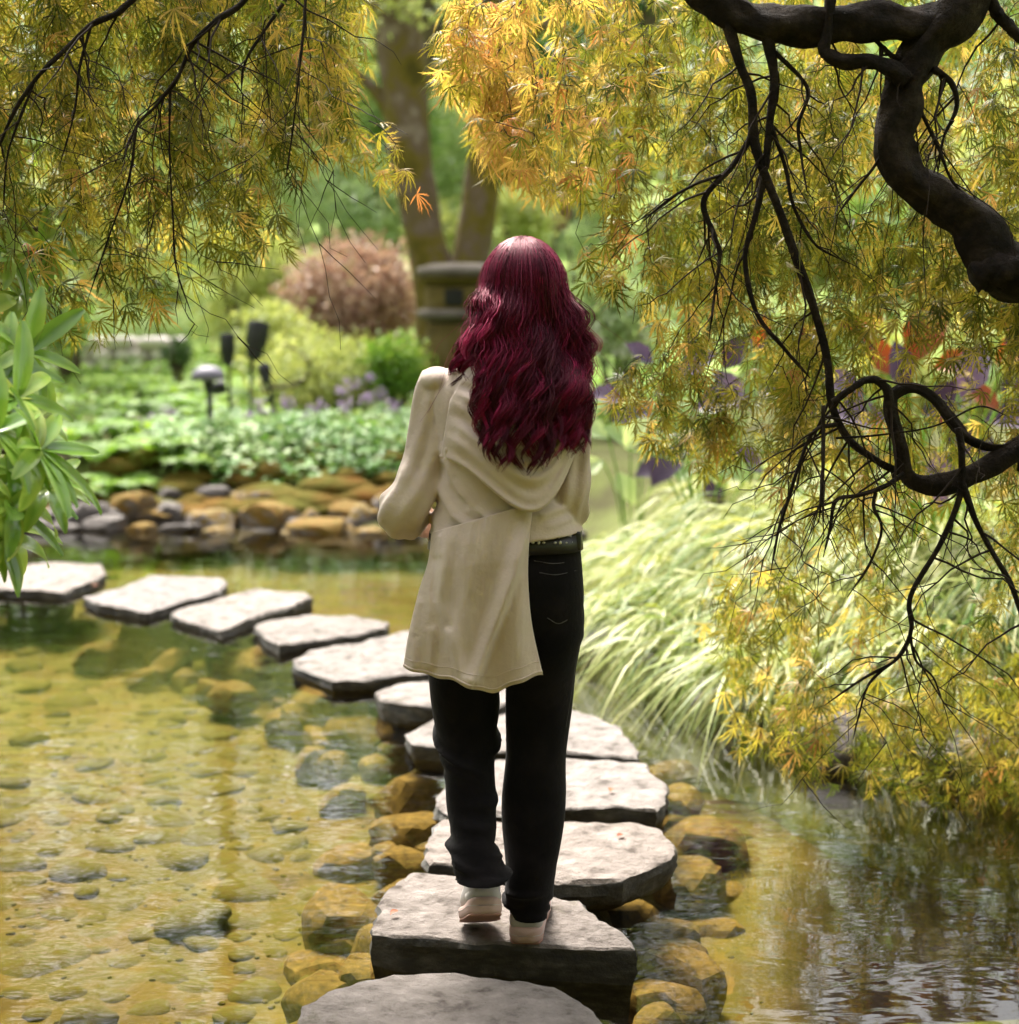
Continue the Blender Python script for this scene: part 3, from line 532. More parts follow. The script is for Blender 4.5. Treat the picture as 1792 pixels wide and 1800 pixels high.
shrub('shrub', 312, 622, 26, 24, 16.8, 'darkgreen', 'small dark round shrub at the right end of pale wall', 900, .04, group=G)
shrub('shrub', 230, 170, 240, 170, 27, 'palegreen', 'tall pale shrub behind the upper left canopy', 5200, .13, group=G)
shrub('shrub', 520, 140, 120, 130, 34, 'lime', 'lime shrub high behind the left canopy edge', 3600, .15, group=G)
for px, py, rx, ry, Yd, mt, lab in [(1220, 440, 130, 110, 17, 'palegreen', 'pale shrub behind maple twigs right of the woman'), (1420, 420, 140, 130, 16, 'lime', 'lime shrub behind the central hanging maple branch'), (1620, 440, 150, 140, 15, 'green', 'green shrub behind the thick maple limb'),
        (1780, 380, 130, 200, 14, 'lime', 'lime shrub at right edge behind the thick limb'), (1180, 240, 170, 160, 24, 'lime', 'yellow shrub behind the upper maple leaves'), (1450, 200, 200, 180, 23, 'palegreen', 'pale shrub behind the top maple limb'), (1700, 150, 190, 190, 21, 'green', 'green shrub behind the upper right limb fork'),
        (1420, 600, 120, 80, 12, 'palegreen', 'pale green plant behind the copper leaves'), (1690, 640, 160, 110, 11, 'lime', 'lime plant behind the looped branch')]:
    shrub('shrub', px, py, rx, ry, Yd, mt, lab, 3600, .045 + .003 * Yd, group='shrubs behind the maple')
# white blossoms on the flowering shrub
mb = MB()
for i in range(26):
    p = PY(random.uniform(1030, 1150), random.uniform(560, 625), 13.1 + random.uniform(-.1, .15)); leaf_cloud(mb, p, (.035, .035, .03), 14, .03, clumps=4)
child(mb.build('blossom', M['white']), bpy.data.objects['flowering_shrub'])

# pale low wall with blocks, at the left end of the slope
wy = 18.0; root = empty('low_stone_wall', (PY(205, 655, wy)[0], wy, gh(-4.2, wy)), 'low pale stone wall half hidden by ferns at left', 'wall')
for row in range(3):
    x = 70 - row * 14
    while x < 322:
        wpx = random.uniform(36, 62); a = PY(x + 1.5, 655 - row * 22, wy); b = PY(min(x + wpx, 326) - 1.5, 655 - row * 22 - 20, wy)
        V, F = rock_shape(int(x) + row, 2, 6, .02, .01); V = np.sign(V) * np.abs(V) ** .35; V /= np.abs(V).max(0)
        c = (a + b) / 2; mbk = MB(); mbk.add(V * [(b[0] - a[0]) / 2, .16, abs(b[2] - a[2]) / 2] + c, F); child(mbk.build('block', M['palestone']), root); x += wpx
mb = MB(); a = PY(66, 668, wy + .05); b = PY(322, 600, wy + .05); V, F = ICO[2]; V = np.sign(V) * np.abs(V) ** .3; mb.add(V * [(b[0] - a[0]) / 2, .1, (b[2] - a[2]) / 2 - .02] + (a + b) / 2, F); child(mb.build('mortar_core', M['gravel']), root)
# dark timber post left of the wall
p = PY(130, 650, 17.2); mb = MB(); mb.add(*tube(spline([(p[0], p[1], gh(p[0], p[1]) - .1), (p[0], p[1], p[2]), (p[0] + .01, p[1], p[2] + .2)], 8), [.075] * 7 + [.06], 8)); mb.add(*tube([(p[0], p[1], p[2] + .2), (p[0], p[1], p[2] + .23)], [.09, .07], 8))
tag(mb.build('timber_post', M['blackmetal']), 'short dark post standing at the left end of the pale wall', 'post')

# forked tree
ty = 16.0; tz = gh(-.7, ty); root = empty('forked_tree', (PY(780, 640, ty)[0], ty, tz), 'tree with forked mossy trunk rising behind the stone lantern', 'tree')
def pxpath(pts, Yd, n=None, jit=0): # pts: (px, py, r px[, dY])
    P = np.array([PY(q[0], q[1], Yd + (q[3] if len(q) > 3 else 0)) for q in pts]); r = np.array([q[2] * (Yd + (q[3] if len(q) > 3 else 0)) / FPX for q in pts])
    n = n or max(10, len(pts) * 6); Q = spline(P, n); rr = np.interp(np.linspace(0, 1, n), np.linspace(0, 1, len(r)), r); return Q, rr
def bark_disp(a): return lambda s, th: a * (np.sin(3 * th + 9 * s) * .5 + np.sin(7 * th - 23 * s) * .3 + np.sin(2 * th + 41 * s) * .35)
mb = MB(); base = (PY(782, 640, ty)[0], ty, tz - .2); Q, r = pxpath([(785, 760, 62), (783, 640, 54), (776, 540, 46), (764, 480, 38), (746, 410, 33), (732, 340, 35), (722, 290, 37), (716, 230, 38), (711, 140, 41), (700, 50, 42), (690, -80, 38), (670, -240, 30), (660, -420, 20)], ty, 60)
mb.add(*tube(Q, r, 18, disp=bark_disp(.012)))
o = child(mb.build('trunk', M['trunkbark']), root)
for nm, pts in [('stem', [(790, 600, 34), (808, 530, 38), (826, 460, 33), (836, 410, 32), (847, 340, 32), (853, 260, 29), (858, 180, 27), (872, 80, 26), (890, -60, 23), (915, -260, 18), (930, -420, 10)]),
                ('branch', [(745, 290, 14), (715, 245, 16), (690, 205, 15), (665, 165, 11), (640, 140, 9), (610, 112, 7), (570, 90, 5)]), ('branch', [(862, 160, 14), (900, 100, 11), (960, 40, 9), (1030, -30, 6)]), ('branch', [(700, 60, 14), (650, 0, 12), (580, -90, 9), (520, -170, 6)])]:
    Q, r = pxpath(pts, ty, 40); mb = MB(); mb.add(*tube(Q, r, 14, disp=bark_disp(.008))); child(mb.build(nm, M['trunkbark']), root)
mb = MB(); cx = PY(790, -300, ty)
for k in range(12): leaf_cloud(mb, cx + [random.uniform(-2.2, 2.6), random.uniform(-1.5, 1.5), random.uniform(-.25, 1.2)], (.8, .8, .45), 420, .11, clumps=9)
leaf_cloud(mb, PY(650, 20, ty - .5), (.45, .4, .2), 150, .09, clumps=8); leaf_cloud(mb, PY(760, 15, ty - .5), (.25, .3, .16), 80, .09, clumps=5)
child(mb.build('crown', M['lime']), root)

# stone lantern
ly = 14.6; s = ly / FPX; lx = PY(812, 560, ly)[0]; zb = gh(lx, ly)
root = empty('stone_lantern', (lx, ly, zb), 'mossy stone lantern with flat cap standing before the forked trunk', 'lantern')
def zof(py): return PY(800, py, ly)[2]
def lathe(prof, seg=28, wob=.012, seed=1):
    prof = np.array(prof, float); th = np.linspace(0, 2 * np.pi, seg, endpoint=False); rings = []
    for r, z in prof:
        q = np.column_stack([np.cos(th) * r, np.sin(th) * r, np.full(seg, z)]); q[:, :2] *= (1 + wob * snoise(q, 6, seed) / max(r, .05) * .5)[:, None]; rings.append(q + [lx, ly, 0])
    return loft(rings)
for nm, mt, prof in [('cap', 'lanterncap', [(74 * s, zof(486)), (80 * s, zof(479)), (77 * s, zof(471)), (52 * s, zof(464)), (22 * s, zof(462))]), ('cap_underside', 'lantern', [(62 * s, zof(502)), (72 * s, zof(494)), (82 * s, zof(487))]),
                     ('light_chamber', 'lantern', [(62 * s, zof(548)), (66 * s, zof(540)), (66 * s, zof(508)), (60 * s, zof(502))]), ('platform', 'lanterncap', [(50 * s, zof(568)), (72 * s, zof(560)), (80 * s, zof(552)), (74 * s, zof(544)), (60 * s, zof(541))]),
                     ('post', 'lantern', [(78 * s, zb - .1), (74 * s, zof(640)), (66 * s, zof(600)), (62 * s, zof(568))])]:
    mb = MB(); mb.add(*lathe(prof, seed=len(nm))); child(mb.build(nm, M[mt], smooth=True), root)
for a in (-100, -35, 30, 150):         # window openings of the light chamber
    c = np.array((lx + math.cos(R(a)) * 64 * s, ly + math.sin(R(a)) * 64 * s, zof(522))); V, F = ICO[2]; V = np.sign(V) * np.abs(V) ** .4; Rz = np.array(Matrix.Rotation(R(a), 3, 'Z'))
    mb = MB(); mb.add((V * [.02, .085, .075]) @ Rz.T + c, F); child(mb.build('window', M['dark']), root)

# garden lamps
def lamp_path(px, ytop, ybot, Yd, label):
    a = PY(px, ytop, Yd); zg = gh(a[0], Yd); root = empty('path_lamp', (a[0], Yd, zg), label, 'lamp'); mb = MB(); mb.add(*tube([(a[0], Yd, zg - .1), (a[0], Yd, a[2] - .02)], .016, 8)); child(mb.build('post', M['blackmetal']), root)
    mb = MB(); th = np.linspace(0, 2 * np.pi, 20, endpoint=False); mb.add(*loft([np.column_stack([np.cos(th) * r + a[0], np.sin(th) * r + Yd, np.full(20, a[2] + z)]) for r, z in [(.02, -.05), (.12, -.055), (.135, -.035), (.11, .02), (.05, .05), (.01, .055)]])); child(mb.build('cap', M['greymetal']), root)
    mb = MB(); mb.add(*tube([(a[0], Yd, a[2] - .12), (a[0], Yd, a[2] - .05)], [.035, .045], 10)); child(mb.build('lamp_housing', M['blackmetal']), root); return root
lamp_path(366, 655, 790, 12.7, 'grey mushroom-capped path lamp on black post in the ground cover')
def spot(px, py, Yd, ln, rad, az, el, base, label):
    a = PY(px, py, Yd); bq = PY(base[0], base[1], Yd + .02); zg = min(gh(bq[0], bq[1]), bq[2]); root = empty('garden_spotlight', (bq[0], bq[1], zg), label, 'spotlight')
    d = np.array((math.sin(R(az)) * math.cos(R(el)), math.cos(R(az)) * math.cos(R(el)), math.sin(R(el)))); L = ln; A = a - d * L / 2; B = a + d * L / 2
    mb = MB(); mb.add(*tube(np.array([A - d * .03, A, A + d * L * .3, A + d * L * .35, B - d * .02, B]), [rad * .45, rad * .75, rad * .8, rad, rad, rad * 1.05], 14)); child(mb.build('lamp_head', M['blackmetal']), root)
    mb = MB(); mb.add(*tube(spline([A, A * .5 + bq * .5 + [0, .02, -.03], (bq[0], bq[1], zg - .1)], 8), [.014] * 8, 7)); child(mb.build('stake', M['blackmetal']), root)
    mb = MB(); mb.add(*tube([A - [.03, 0, 0], A + [.03, 0, 0]], .022, 8)); child(mb.build('knuckle', M['blackmetal']), root)
spot(451, 597, 13.2, .27, .088, 25, 72, (437, 650), 'large black spotlight head tilted up left of the russet dome')
spot(400, 612, 13.4, .22, .062, -10, 75, (404, 660), 'black spotlight partly behind a drooping orange maple leaf')
spot(466, 655, 13.0, .12, .05, -20, 60, (487, 722), 'small black spotlight on a leaning stake')
spot(383, 682, 12.9, .13, .055, 80, 15, (372, 720), 'small black spotlight pointing sideways behind the path lamp')

# moss-covered fallen log / dark arc behind the lamps
mb = MB(); Q, r = pxpath([(478, 682, 3), (520, 676, 4), (543, 655, 4), (537, 625, 3), (500, 605, 2)], 14.0, 24); mb.add(*tube(Q, r, 9, disp=bark_disp(.006)))
tag(mb.build('fallen_branch', M['brown']), 'bare curved branch lying in the lime shrub beside the spotlights', 'branch')

# ferns
def fern(x, y, n=11, ln=.5, label='', group='ferns on the far bank'):
    z = gh(x, y) if sdist(np.array([x]), np.array([y]), POND)[0] > 0 else .15
    root = empty('fern', (x, y, z), label, 'fern', group)
    PT = np.array([(0, 0, 0), (.16, .3, .02), (.1, .75, 0), (0, 1, -.05), (-.1, .75, 0), (-.16, .3, .02)], float); PF = [np.array([[0, 1, 2], [0, 2, 3], [0, 3, 4], [0, 4, 5]])]
    for k in range(n):
        a = k * 2.4 + random.uniform(-.3, .3); L = ln * random.uniform(.7, 1.1); d = np.array((math.cos(a), math.sin(a), 0)); sarr = np.linspace(0, 1, 16)[:, None]
        path = np.array((x, y, z)) + d * L * sarr * .95 + np.array((0, 0, 1)) * L * (1.25 * sarr - 1.15 * sarr ** 2)
        mb = MB(); mb.add(*tube(path, np.linspace(.006, .002, 16), 4, False), .3)
        T = np.gradient(path, axis=0); T /= np.linalg.norm(T, axis=1)[:, None]; sd_ = np.cross(T, [0, 0, 1]); sd_ /= np.linalg.norm(sd_, axis=1)[:, None]; up = np.cross(sd_, T)
        for sg in (-1, 1):
            fw = sd_ * sg * .9 + T * .45 - up * .1; w = np.sin(np.clip(sarr[:, 0] * 1.05 + .1, 0, 1) * np.pi) * .28 * L + .01
            scatter(PT, PF, path, rot_frames(fw, up), w, np.clip(rng.normal(.5, .2, 16), 0, 1), mb)
        child(mb.build('frond', M['fern']), root)
for i, (px, py, Yd, ln, lab) in enumerate([(215, 850, 11.9, .42, 'fern drooping over the mossy rock at left of far bank'), (170, 790, 12.3, .5, 'fern beside the rhododendron on the far bank'), (280, 800, 12.4, .5, 'fern left of the path lamp post'), (230, 740, 13.0, .5, 'fern in the middle of the left bank behind other ferns'), (330, 790, 12.2, .4, 'fern just left of the path lamp'), (150, 850, 11.8, .4, 'fern lowest at the left above dark rocks'),
                                   (190, 690, 13.8, .6, 'fern below the pale wall at left'), (270, 690, 14.2, .6, 'fern below the right end of pale wall'), (330, 690, 14.0, .5, 'fern right of the wall beside the path lamp cap'), (120, 740, 12.8, .5, 'fern partly behind rhododendron leaves'), (650, 700, 13.6, .45, 'fern near the lantern foot'), (300, 640, 15.5, .5, 'fern in front of the small dark round shrub'), (220, 655, 15.8, .5, 'fern in front of the middle of the pale wall'), (380, 620, 15, .5, 'fern behind the spotlights')]):
    c = PY(px, py, Yd); fern(c[0], Yd, 12, ln, lab)
# green ground cover with pale leaf centres
mb = MB(); n = 9000; q = np.column_stack([rng.uniform(-3.4, .3, n), rng.uniform(11.55, 13.4, n)]); dens = snoise(np.column_stack([q, np.zeros(n)]), 1.6, 21); k = (dens > np.where(q[:, 1] < 11.95, .15, -.75)) & (q[:, 0] > -2.75 - .4 * dens); q = q[k]; n = len(q)
zz = ground_h(q[:, 0], q[:, 1]) + rng.uniform(.02, .2, n) * (1 + .4 * snoise(np.column_stack([q, np.zeros(n)]), 3, 22))
a = rng.uniform(0, 6.28, n); fw = np.column_stack([np.cos(a), np.sin(a), rng.uniform(-.6, .3, n)])
CL = (np.array([(0, 0, 0), (.34, .3, .05), (.3, .65, .04), (0, 1, -.12), (-.3, .65, .04), (-.34, .3, .05)], float), [np.array([[0, 1, 2], [0, 2, 3], [0, 3, 4], [0, 4, 5]])])
scatter(*CL, np.column_stack([q, zz]), rot_frames(fw, np.column_stack([rng.normal(0, .35, n), rng.normal(-.25, .3, n), np.ones(n)])), rng.uniform(.045, .085, n), np.clip(rng.beta(2, 2.2, n) + .12, 0, 1), mb)
tag(mb.build('ground_cover', M['cover']), 'low green ground cover with pale leaves above the far bank rocks', 'ground cover', kind='stuff')
mb = MB(); n = 8000; q = np.column_stack([rng.uniform(-5.5, 1.8, n), rng.uniform(12.6, 19, n)]); zz = ground_h(q[:, 0], q[:, 1]) + rng.uniform(0, .16, n); a = rng.uniform(0, 6.28, n)
scatter(*CL, np.column_stack([q, zz]), rot_frames(np.column_stack([np.cos(a), np.sin(a), rng.uniform(-.3, .6, n)]), np.column_stack([rng.normal(0, .4, n), rng.normal(-.2, .4, n), np.ones(n)])), rng.uniform(.05, .11, n), np.clip(rng.normal(.5, .22, n), 0, 1), mb)
tag(mb.build('ground_cover', M['fern']), 'mixed green undergrowth on the slope behind the flowers', 'ground cover', kind='stuff')
# lavender flowers
FLW = [(262, 735), (300, 722), (455, 712), (480, 725), (505, 705), (430, 735), (560, 712), (600, 690), (622, 672), (640, 700), (665, 690), (690, 710), (610, 712), (385, 755), (245, 742), (540, 728), (645, 668)]
for i, (px, py) in enumerate(sorted(FLW)):
    Yd = 12.9 + random.uniform(-.1, .6); tp = PY(px, py, Yd); g0 = gh(tp[0], Yd); root = empty('flower', (tp[0], Yd, g0), ORD[i] + ' lavender flower head from the left above the ground cover', 'flower', 'lavender flowers on the far bank')
    mb = MB(); mb.add(*tube(spline([(tp[0] + .02, Yd, g0 - .05), (tp[0] - .01, Yd, (g0 + tp[2]) / 2), tp], 6), .006, 5)); child(mb.build('stem', M['brown']), root)
    mb = MB(); leaf_cloud(mb, tp, (.055, .05, .05), 34, .036, clumps=7); child(tag(mb.build('petals', M['flower']), kind='stuff'), root)

# ================================================================== RIGHT BANK
# arching pale grass
def grass(name, tufts, mat, label, nb=200, L=(.46, .76), droop=(-.75, -.55)):
    mb = MB()
    for (x, y, z, sc) in tufts:
        n = int(nb * sc); a = rng.normal(math.atan2(droop[1], droop[0]) + rng.normal(0, .35), .8, n); ln = rng.uniform(*L, n) * sc * rng.choice([1, 1, .7, 1.15], n); k = 7; t_ = np.linspace(0, 1, k)[None, :, None]
        d = np.stack([np.cos(a), np.sin(a), 0 * a], 1)[:, None, :]; h = rng.uniform(.35, .75, n)[:, None, None]; reach = rng.uniform(.55, .95, n)[:, None, None]
        b0 = np.array((x, y, z)) + np.column_stack([rng.normal(0, .06, n), rng.normal(0, .06, n), 0 * a]); b0 = b0[:, None, :]
        P = b0 + d * ln[:, None, None] * reach * t_ ** 1.15 + np.array((0, 0, 1)) * ln[:, None, None] * (h * 1.7 * t_ - (h * 1.7 + .45 - .5 * h) * t_ ** 2)
        P += np.array((0, 0, 0.0)); w = .0045 * np.array([.6, 1, 1.05, 1, .8, .5, .06])[None, :, None] * rng.uniform(.8, 1.5, n)[:, None, None]
        sd_ = np.cross(d, [0, 0, 1]); tw = rng.normal(0, .5, n)[:, None, None]; sd_ = sd_ + np.array((0, 0, 1)) * tw; sd_ = sd_ / np.linalg.norm(sd_, axis=2)[..., None]
        V = np.stack([P - sd_ * w, P + sd_ * w], 2).reshape(n, k * 2, 3); f = np.array([[2 * i, 2 * i + 1, 2 * i + 3, 2 * i + 2] for i in range(k - 1)])
        mb.add(V.reshape(-1, 3), [(f[None] + (np.arange(n) * k * 2)[:, None, None]).reshape(-1, 4)], np.repeat(np.clip(rng.normal(.5 + rng.normal(0, .12), .28, n), 0, 1), k * 2))
    return tag(mb.build(name, M[mat]), label, 'grass', kind='stuff')
tf = []
for i in range(95):
    u = random.random(); v = random.random() ** .8; ex, ey = (np.interp(u, [0, .3, .6, 1], [.42, .52, .86, 1.3]), np.interp(u, [0, .3, .6, 1], [8.6, 7.4, 6.5, 5.75]))
    x = ex + v * 1.35 + .02; y = ey + v * .95; z = gh(x, y); tf.append((x, y, max(z, .06) + .02, random.uniform(.8, 1.15)))
grass('grass', tf, 'hakone', 'pale green arching grass spilling over the right bank to the water')
tf = []
for i in range(40):
    x, y = random.uniform(1.2, 3.0), random.uniform(6.2, 8.2); tf.append((x, y, gh(x, y), random.uniform(.7, 1)))
grass('grass', tf, 'fern', 'upright bright green grass behind the weeping maple', 120, (.4, .7), (-.2, -.5))
# broad purple and copper leaves behind the maple
BL = (np.array([(0, 0, 0), (.12, .12, .03), (.3, .4, .06), (.24, .72, .03), (0, 1, -.1), (-.24, .72, .03), (-.3, .4, .06), (-.12, .12, .03), (0, .4, 0), (0, .72, -.02)], float), [np.array([[0, 1, 8], [1, 2, 8], [2, 3, 9], [2, 9, 8], [3, 4, 9], [4, 5, 9], [5, 6, 9], [6, 8, 9], [6, 7, 8], [7, 0, 8]])])
leafmesh = {}
def broad(mt, variants=4):
    if mt not in leafmesh:
        leafmesh[mt] = []
        for i in range(variants):
            me = mesh_arrays('leaf', BL[0] * [1, 1, 1 + .4 * i], BL[1], {'rnd': np.full(len(BL[0]), .15 + .7 * i / (variants - 1))}, True); me.materials.append(M[mt]); leafmesh[mt].append(me)
    return leafmesh[mt]
def frame_matrix(pos, fwd, up, s):
    f = Vector(fwd).normalized(); sd_ = f.cross(Vector(up)).normalized(); u = sd_.cross(f); m = Matrix((sd_, f, u)).transposed().to_4x4(); return Matrix.Translation(Vector(pos)) @ m @ Matrix.Scale(s, 4)
def broad_plant(name, pxs, Yd, mt, label, size, base_px):
    b0 = PY(base_px[0], base_px[1], Yd); z = gh(b0[0], Yd); root = empty(name, (b0[0], Yd, z), label, 'plant'); mb = MB()
    for i, (px, py, sc, ang) in enumerate(pxs):
        p = PY(px, py, Yd + random.uniform(-.25, .25)); a = R(ang); fw = (math.cos(a), random.uniform(-.5, .1), math.sin(a)); up = (random.uniform(-.2, .2), -.75, .6)
        o = obj('leaf', random.choice(broad(mt))); o.parent = root; o.matrix_parent_inverse = Matrix.Translation(root.location).inverted(); o.matrix_basis = frame_matrix(p, fw, up, size * sc)
        mb.add(*tube(spline([(b0[0] + random.uniform(-.08, .08), Yd, z - .03), (np.array((b0[0], Yd, z)) + p) / 2 + [0, .05, .05], p], 7), np.linspace(.007, .004, 7), 5))
    child(mb.build('stalk', M['fern']), root)
broad_plant('purple_plant', [(1190, 660, 1.1, 35), (1150, 720, 1.1, 200), (1220, 720, 1.2, 20), (1270, 650, 1, 60), (1200, 780, 1.2, 230), (1280, 790, 1, -30), (1330, 690, 1, 10), (1100, 700, .9, 170), (1330, 620, .9, 80), (1240, 840, 1, -70), (1180, 810, .9, 200), (1380, 740, 1.1, -10), (1300, 720, 1.1, 120), (1150, 640, .8, 140)], 8.4, 'purple', 'dark purple broad leaved plant between the grass and the maple', .23, (1240, 900))
broad_plant('purple_plant', [(1620, 730, 1.2, 30), (1660, 760, 1.1, -20), (1690, 700, 1, 70), (1560, 740, 1, 170), (1640, 790, 1, -80), (1730, 740, 1.1, 10), (1760, 690, 1, 40), (1520, 700, .9, 150), (1590, 690, .9, 100), (1770, 620, .9, 60), (1790, 780, 1, -10)], 6.6, 'purple', 'purple leaved plant glimpsed through the looped branch', .24, (1660, 880))
broad_plant('copper_plant', [(1600, 640, 1.25, 65), (1575, 660, .9, 130), (1640, 650, .8, 20), (1690, 680, .8, -25), (1640, 700, .7, -60), (1540, 600, .8, 150), (1750, 640, .9, 40), (1760, 580, .7, 70), (1400, 610, .7, 40), (1490, 590, .7, 30), (1460, 620, .6, 170), (1330, 610, .6, 80), (1780, 680, .7, -10)], 6.8, 'copper', 'copper orange broad leaved plant above the looped branch', .24, (1620, 860))
broad_plant('lime_plant', [(1650, 660, 1, 80), (1560, 640, .9, 110), (1710, 690, .9, 60), (1590, 600, .8, 95), (1500, 560, .8, 80), (1120, 780, 1, 150), (1100, 790, 1, 60), (1250, 800, 1.1, -30), (1400, 800, 1, 40), (1340, 560, .8, 90)], 7.9, 'palegreen', 'pale green broad leaved plant among the copper leaves', .2, (1600, 880))
broad_plant('hosta_plant', [(1070, 770, 1, 150), (1110, 740, 1, 100), (1130, 790, 1, 20), (1060, 810, 1, 200), (1150, 760, 1, 60), (1085, 830, 1, -60), (1170, 820, .9, -20)], 9.6, 'palegreen', 'pale blue green hosta beside the right elbow above the grass', .22, (1110, 850))

for px, py, z, sc, rv, lab in [(1330, 1243, .006, .06, 1, 'orange fallen leaf floating below the arching grass'), (166, 1030, .062, .055, 1, 'orange fallen leaf on the edge of the pinkish stone'), (1075, 1385, .068, .035, 2, 'small brown fallen leaf on the stone level with her shins'), (700, 1600, .104, .03, 2, 'small fallen leaf on the left end of her standing stone'), (640, 1150, .07, .035, 0, 'dark fallen leaf on the cracked white slab'), (1085, 1470, .094, .03, 1, 'tiny orange fallen leaf on the chipped stone')]:
    o = obj('fallen_leaf', broad('copper')[rv]); p = PZ(px, py, z); a = random.uniform(0, 6.28); o.matrix_basis = frame_matrix(p, (math.cos(a), math.sin(a), .05), (.1, -.1, 1), sc); tag(o, lab, 'leaf', 'fallen leaves')
# ================================================================== WEEPING MAPLE
def maple_leaf(barbs=True, droop=.5, seed=0):
    V = []; F3 = []; F4 = []; g = np.random.default_rng(seed + 900); bend = g.normal(0, .12)
    for ang, L in [(0, 1), (25, .98), (-25, .98), (52, .86), (-52, .86), (86, .6), (-86, .6)]:
        a0 = R(ang + g.normal(0, 5)); L = L * g.uniform(.78, 1.1); b = len(V); cv = g.normal(0, .18) + bend; dr = droop * g.uniform(.6, 1.5)
        def pt(r, w):
            a = a0 + cv * r; d = np.array((math.sin(a), math.cos(a))); q = d * r * L + np.array((d[1], -d[0])) * w; V.append((q[0], q[1], -dr * (r * L) ** 2 + (.02 if w else 0)))
        pt(.03, .012); pt(.03, -.012); pt(.38, .032); pt(.38, -.032); pt(.70, .024); pt(.70, -.024); pt(1, 0)
        F4 += [(b, b + 2, b + 3, b + 1), (b + 2, b + 4, b + 5, b + 3)]; F3.append((b + 4, b + 6, b + 5))
        if barbs and L > .6:
            for r0, sg in [(.42, 1), (.5, -1), (.64, 1), (.7, -1)]:
                c = len(V); pt(r0 - .04, sg * .022); pt(r0 + .04, sg * .022); pt(r0 + .17, sg * .085); F3.append((c, c + 1, c + 2))
    return np.array(V, float), [np.array(F3), np.array(F4)]
MLV = [maple_leaf(True, d, k) for k, d in enumerate((.35, .5, .65, .8, 1.0, .55))]; ML2 = maple_leaf(False, .5, 9)
R_LEFT = [(-250, -420), (560, -420), (640, -60), (640, 20), (645, 130), (600, 175), (690, 235), (765, 335), (745, 365), (680, 320), (600, 262), (535, 290), (500, 340), (505, 425), (465, 430), (405, 440), (400, 510), (405, 600), (370, 600), (310, 545), (205, 545), (170, 605), (100, 590), (40, 565), (-250, 560)]
R_RIGHT = [(930, -420), (800, -40), (775, 60), (760, 140), (830, 165), (838, 240), (880, 292), (950, 335), (1030, 345), (1085, 365), (1005, 430), (1000, 490), (1090, 505), (1150, 560), (1165, 605), (1075, 645), (1080, 695), (1115, 750), (1190, 800), (1330, 850), (1370, 910), (1290, 945), (1212, 990), (1210, 1080), (1290, 1130), (1160, 1190), (1250, 1225), (1300, 1310), (1400, 1350), (1550, 1392), (1700, 1412), (2050, 1420), (2050, -420)]
leaf_rec = []                          # pos, fwd, up, size, rnd
twigs = MB()
def twig(p0, d0, L, nodes, keep, weep=1.0, lsz=.062, thick=.0014):
    n = 10; t_ = np.linspace(0, 1, n)[:, None]; d0 = np.asarray(d0, float)
    wob = np.cumsum(rng.normal(size=(n, 3)) * .012, axis=0); path = p0 + d0 * L * (t_ - .35 * t_ ** 2) + np.array((0, 0, -1)) * weep * L * (.25 * t_ + .55 * t_ ** 2) + wob * L * 2
    if not keep(path[n // 2][None])[0]: return
    T = np.gradient(path, axis=0); T /= np.linalg.norm(T, axis=1)[:, None]; last = 1
    u = np.linspace(.12, 1, nodes); ps = np.stack([np.interp(u, t_[:, 0], path[:, i]) for i in range(3)], 1); ts = np.stack([np.interp(u, t_[:, 0], T[:, i]) for i in range(3)], 1)
    ok = keep(ps); any_ok = False
    for i in range(nodes):
        if not ok[i]: continue
        any_ok = True; last = u[i]; side = np.cross(ts[i], (rng.normal(), rng.normal(), .4)); side /= np.linalg.norm(side) + 1e-6
        for sg in ((-1, 1) if i < nodes - 1 else (0,)):
            fw = side * sg * .9 + ts[i] * .55 + np.array((0, 0, -.5)) + rng.normal(size=3) * .2; up = np.array((rng.normal() * .45, rng.normal() * .45 - .25, 1.0))
            f = fw / np.linalg.norm(fw); pp = ps[i] + f * .022
            leaf_rec.append((pp, f, up, lsz * rng.uniform(.55, 1.25), rng.normal(.25, .23)))
    if any_ok:
        k = max(3, int(last * n)); twigs.add(*tube(path[:k], np.linspace(thick, thick * .45, k), 4, False))
def in_left(p): x, y = proj(p); return in_poly(x, y, R_LEFT) & (snoise(p, 6.5, 33) > np.where(y < 400, -.85, -.5)) & ((y < 440) | (snoise(p, 9, 34) > -.35))
def in_right(p):
    x, y = proj(p); r = in_poly(x, y, R_RIGHT); low = (y > 880) & (x > 1560) & (y < 1110) & (np.sin(x * .031) + np.sin(y * .027) > .1); thin = ((x > 1110) & (x < 1350) & (y > 610) & (y < 830)) | ((x > 1530) & (x < 1760) & (y > 560) & (y < 800)); n_ = snoise(p, 7, 35); return r & ~low & (n_ > np.where(thin, .02, np.where((y < 560) | (y > 1120), -.5, -.4)))
def sample(poly, n, yr, keep, L=(.22, .5), wt=None, dirx=(-.6, .6), weep=1.0, nodes=(5, 9)):
    xs = [p[0] for p in poly]; ys = [p[1] for p in poly]; c = 0; tr = 0
    while c < n and tr < n * 30:
        tr += 1; px = rng.uniform(min(xs), max(xs)); py = rng.uniform(min(ys), max(ys)); 
        if not in_poly(np.array([px]), np.array([py]), poly)[0]: continue
        if wt is not None and rng.random() > wt(px, py): continue
        p = PY(px, py, rng.uniform(*yr) if not callable(yr) else yr(px, py))
        if p[2] < .06: continue
        twig(p, (rng.uniform(*dirx), rng.uniform(-.5, .4), rng.uniform(-.1, .35)), rng.uniform(*L), int(rng.integers(*nodes)), keep, weep); c += 1
sample(R_LEFT, 680, (4.0, 5.1), in_left, wt=lambda x, y: 1.0 if y < 330 else .62, dirx=(-.5, .8))
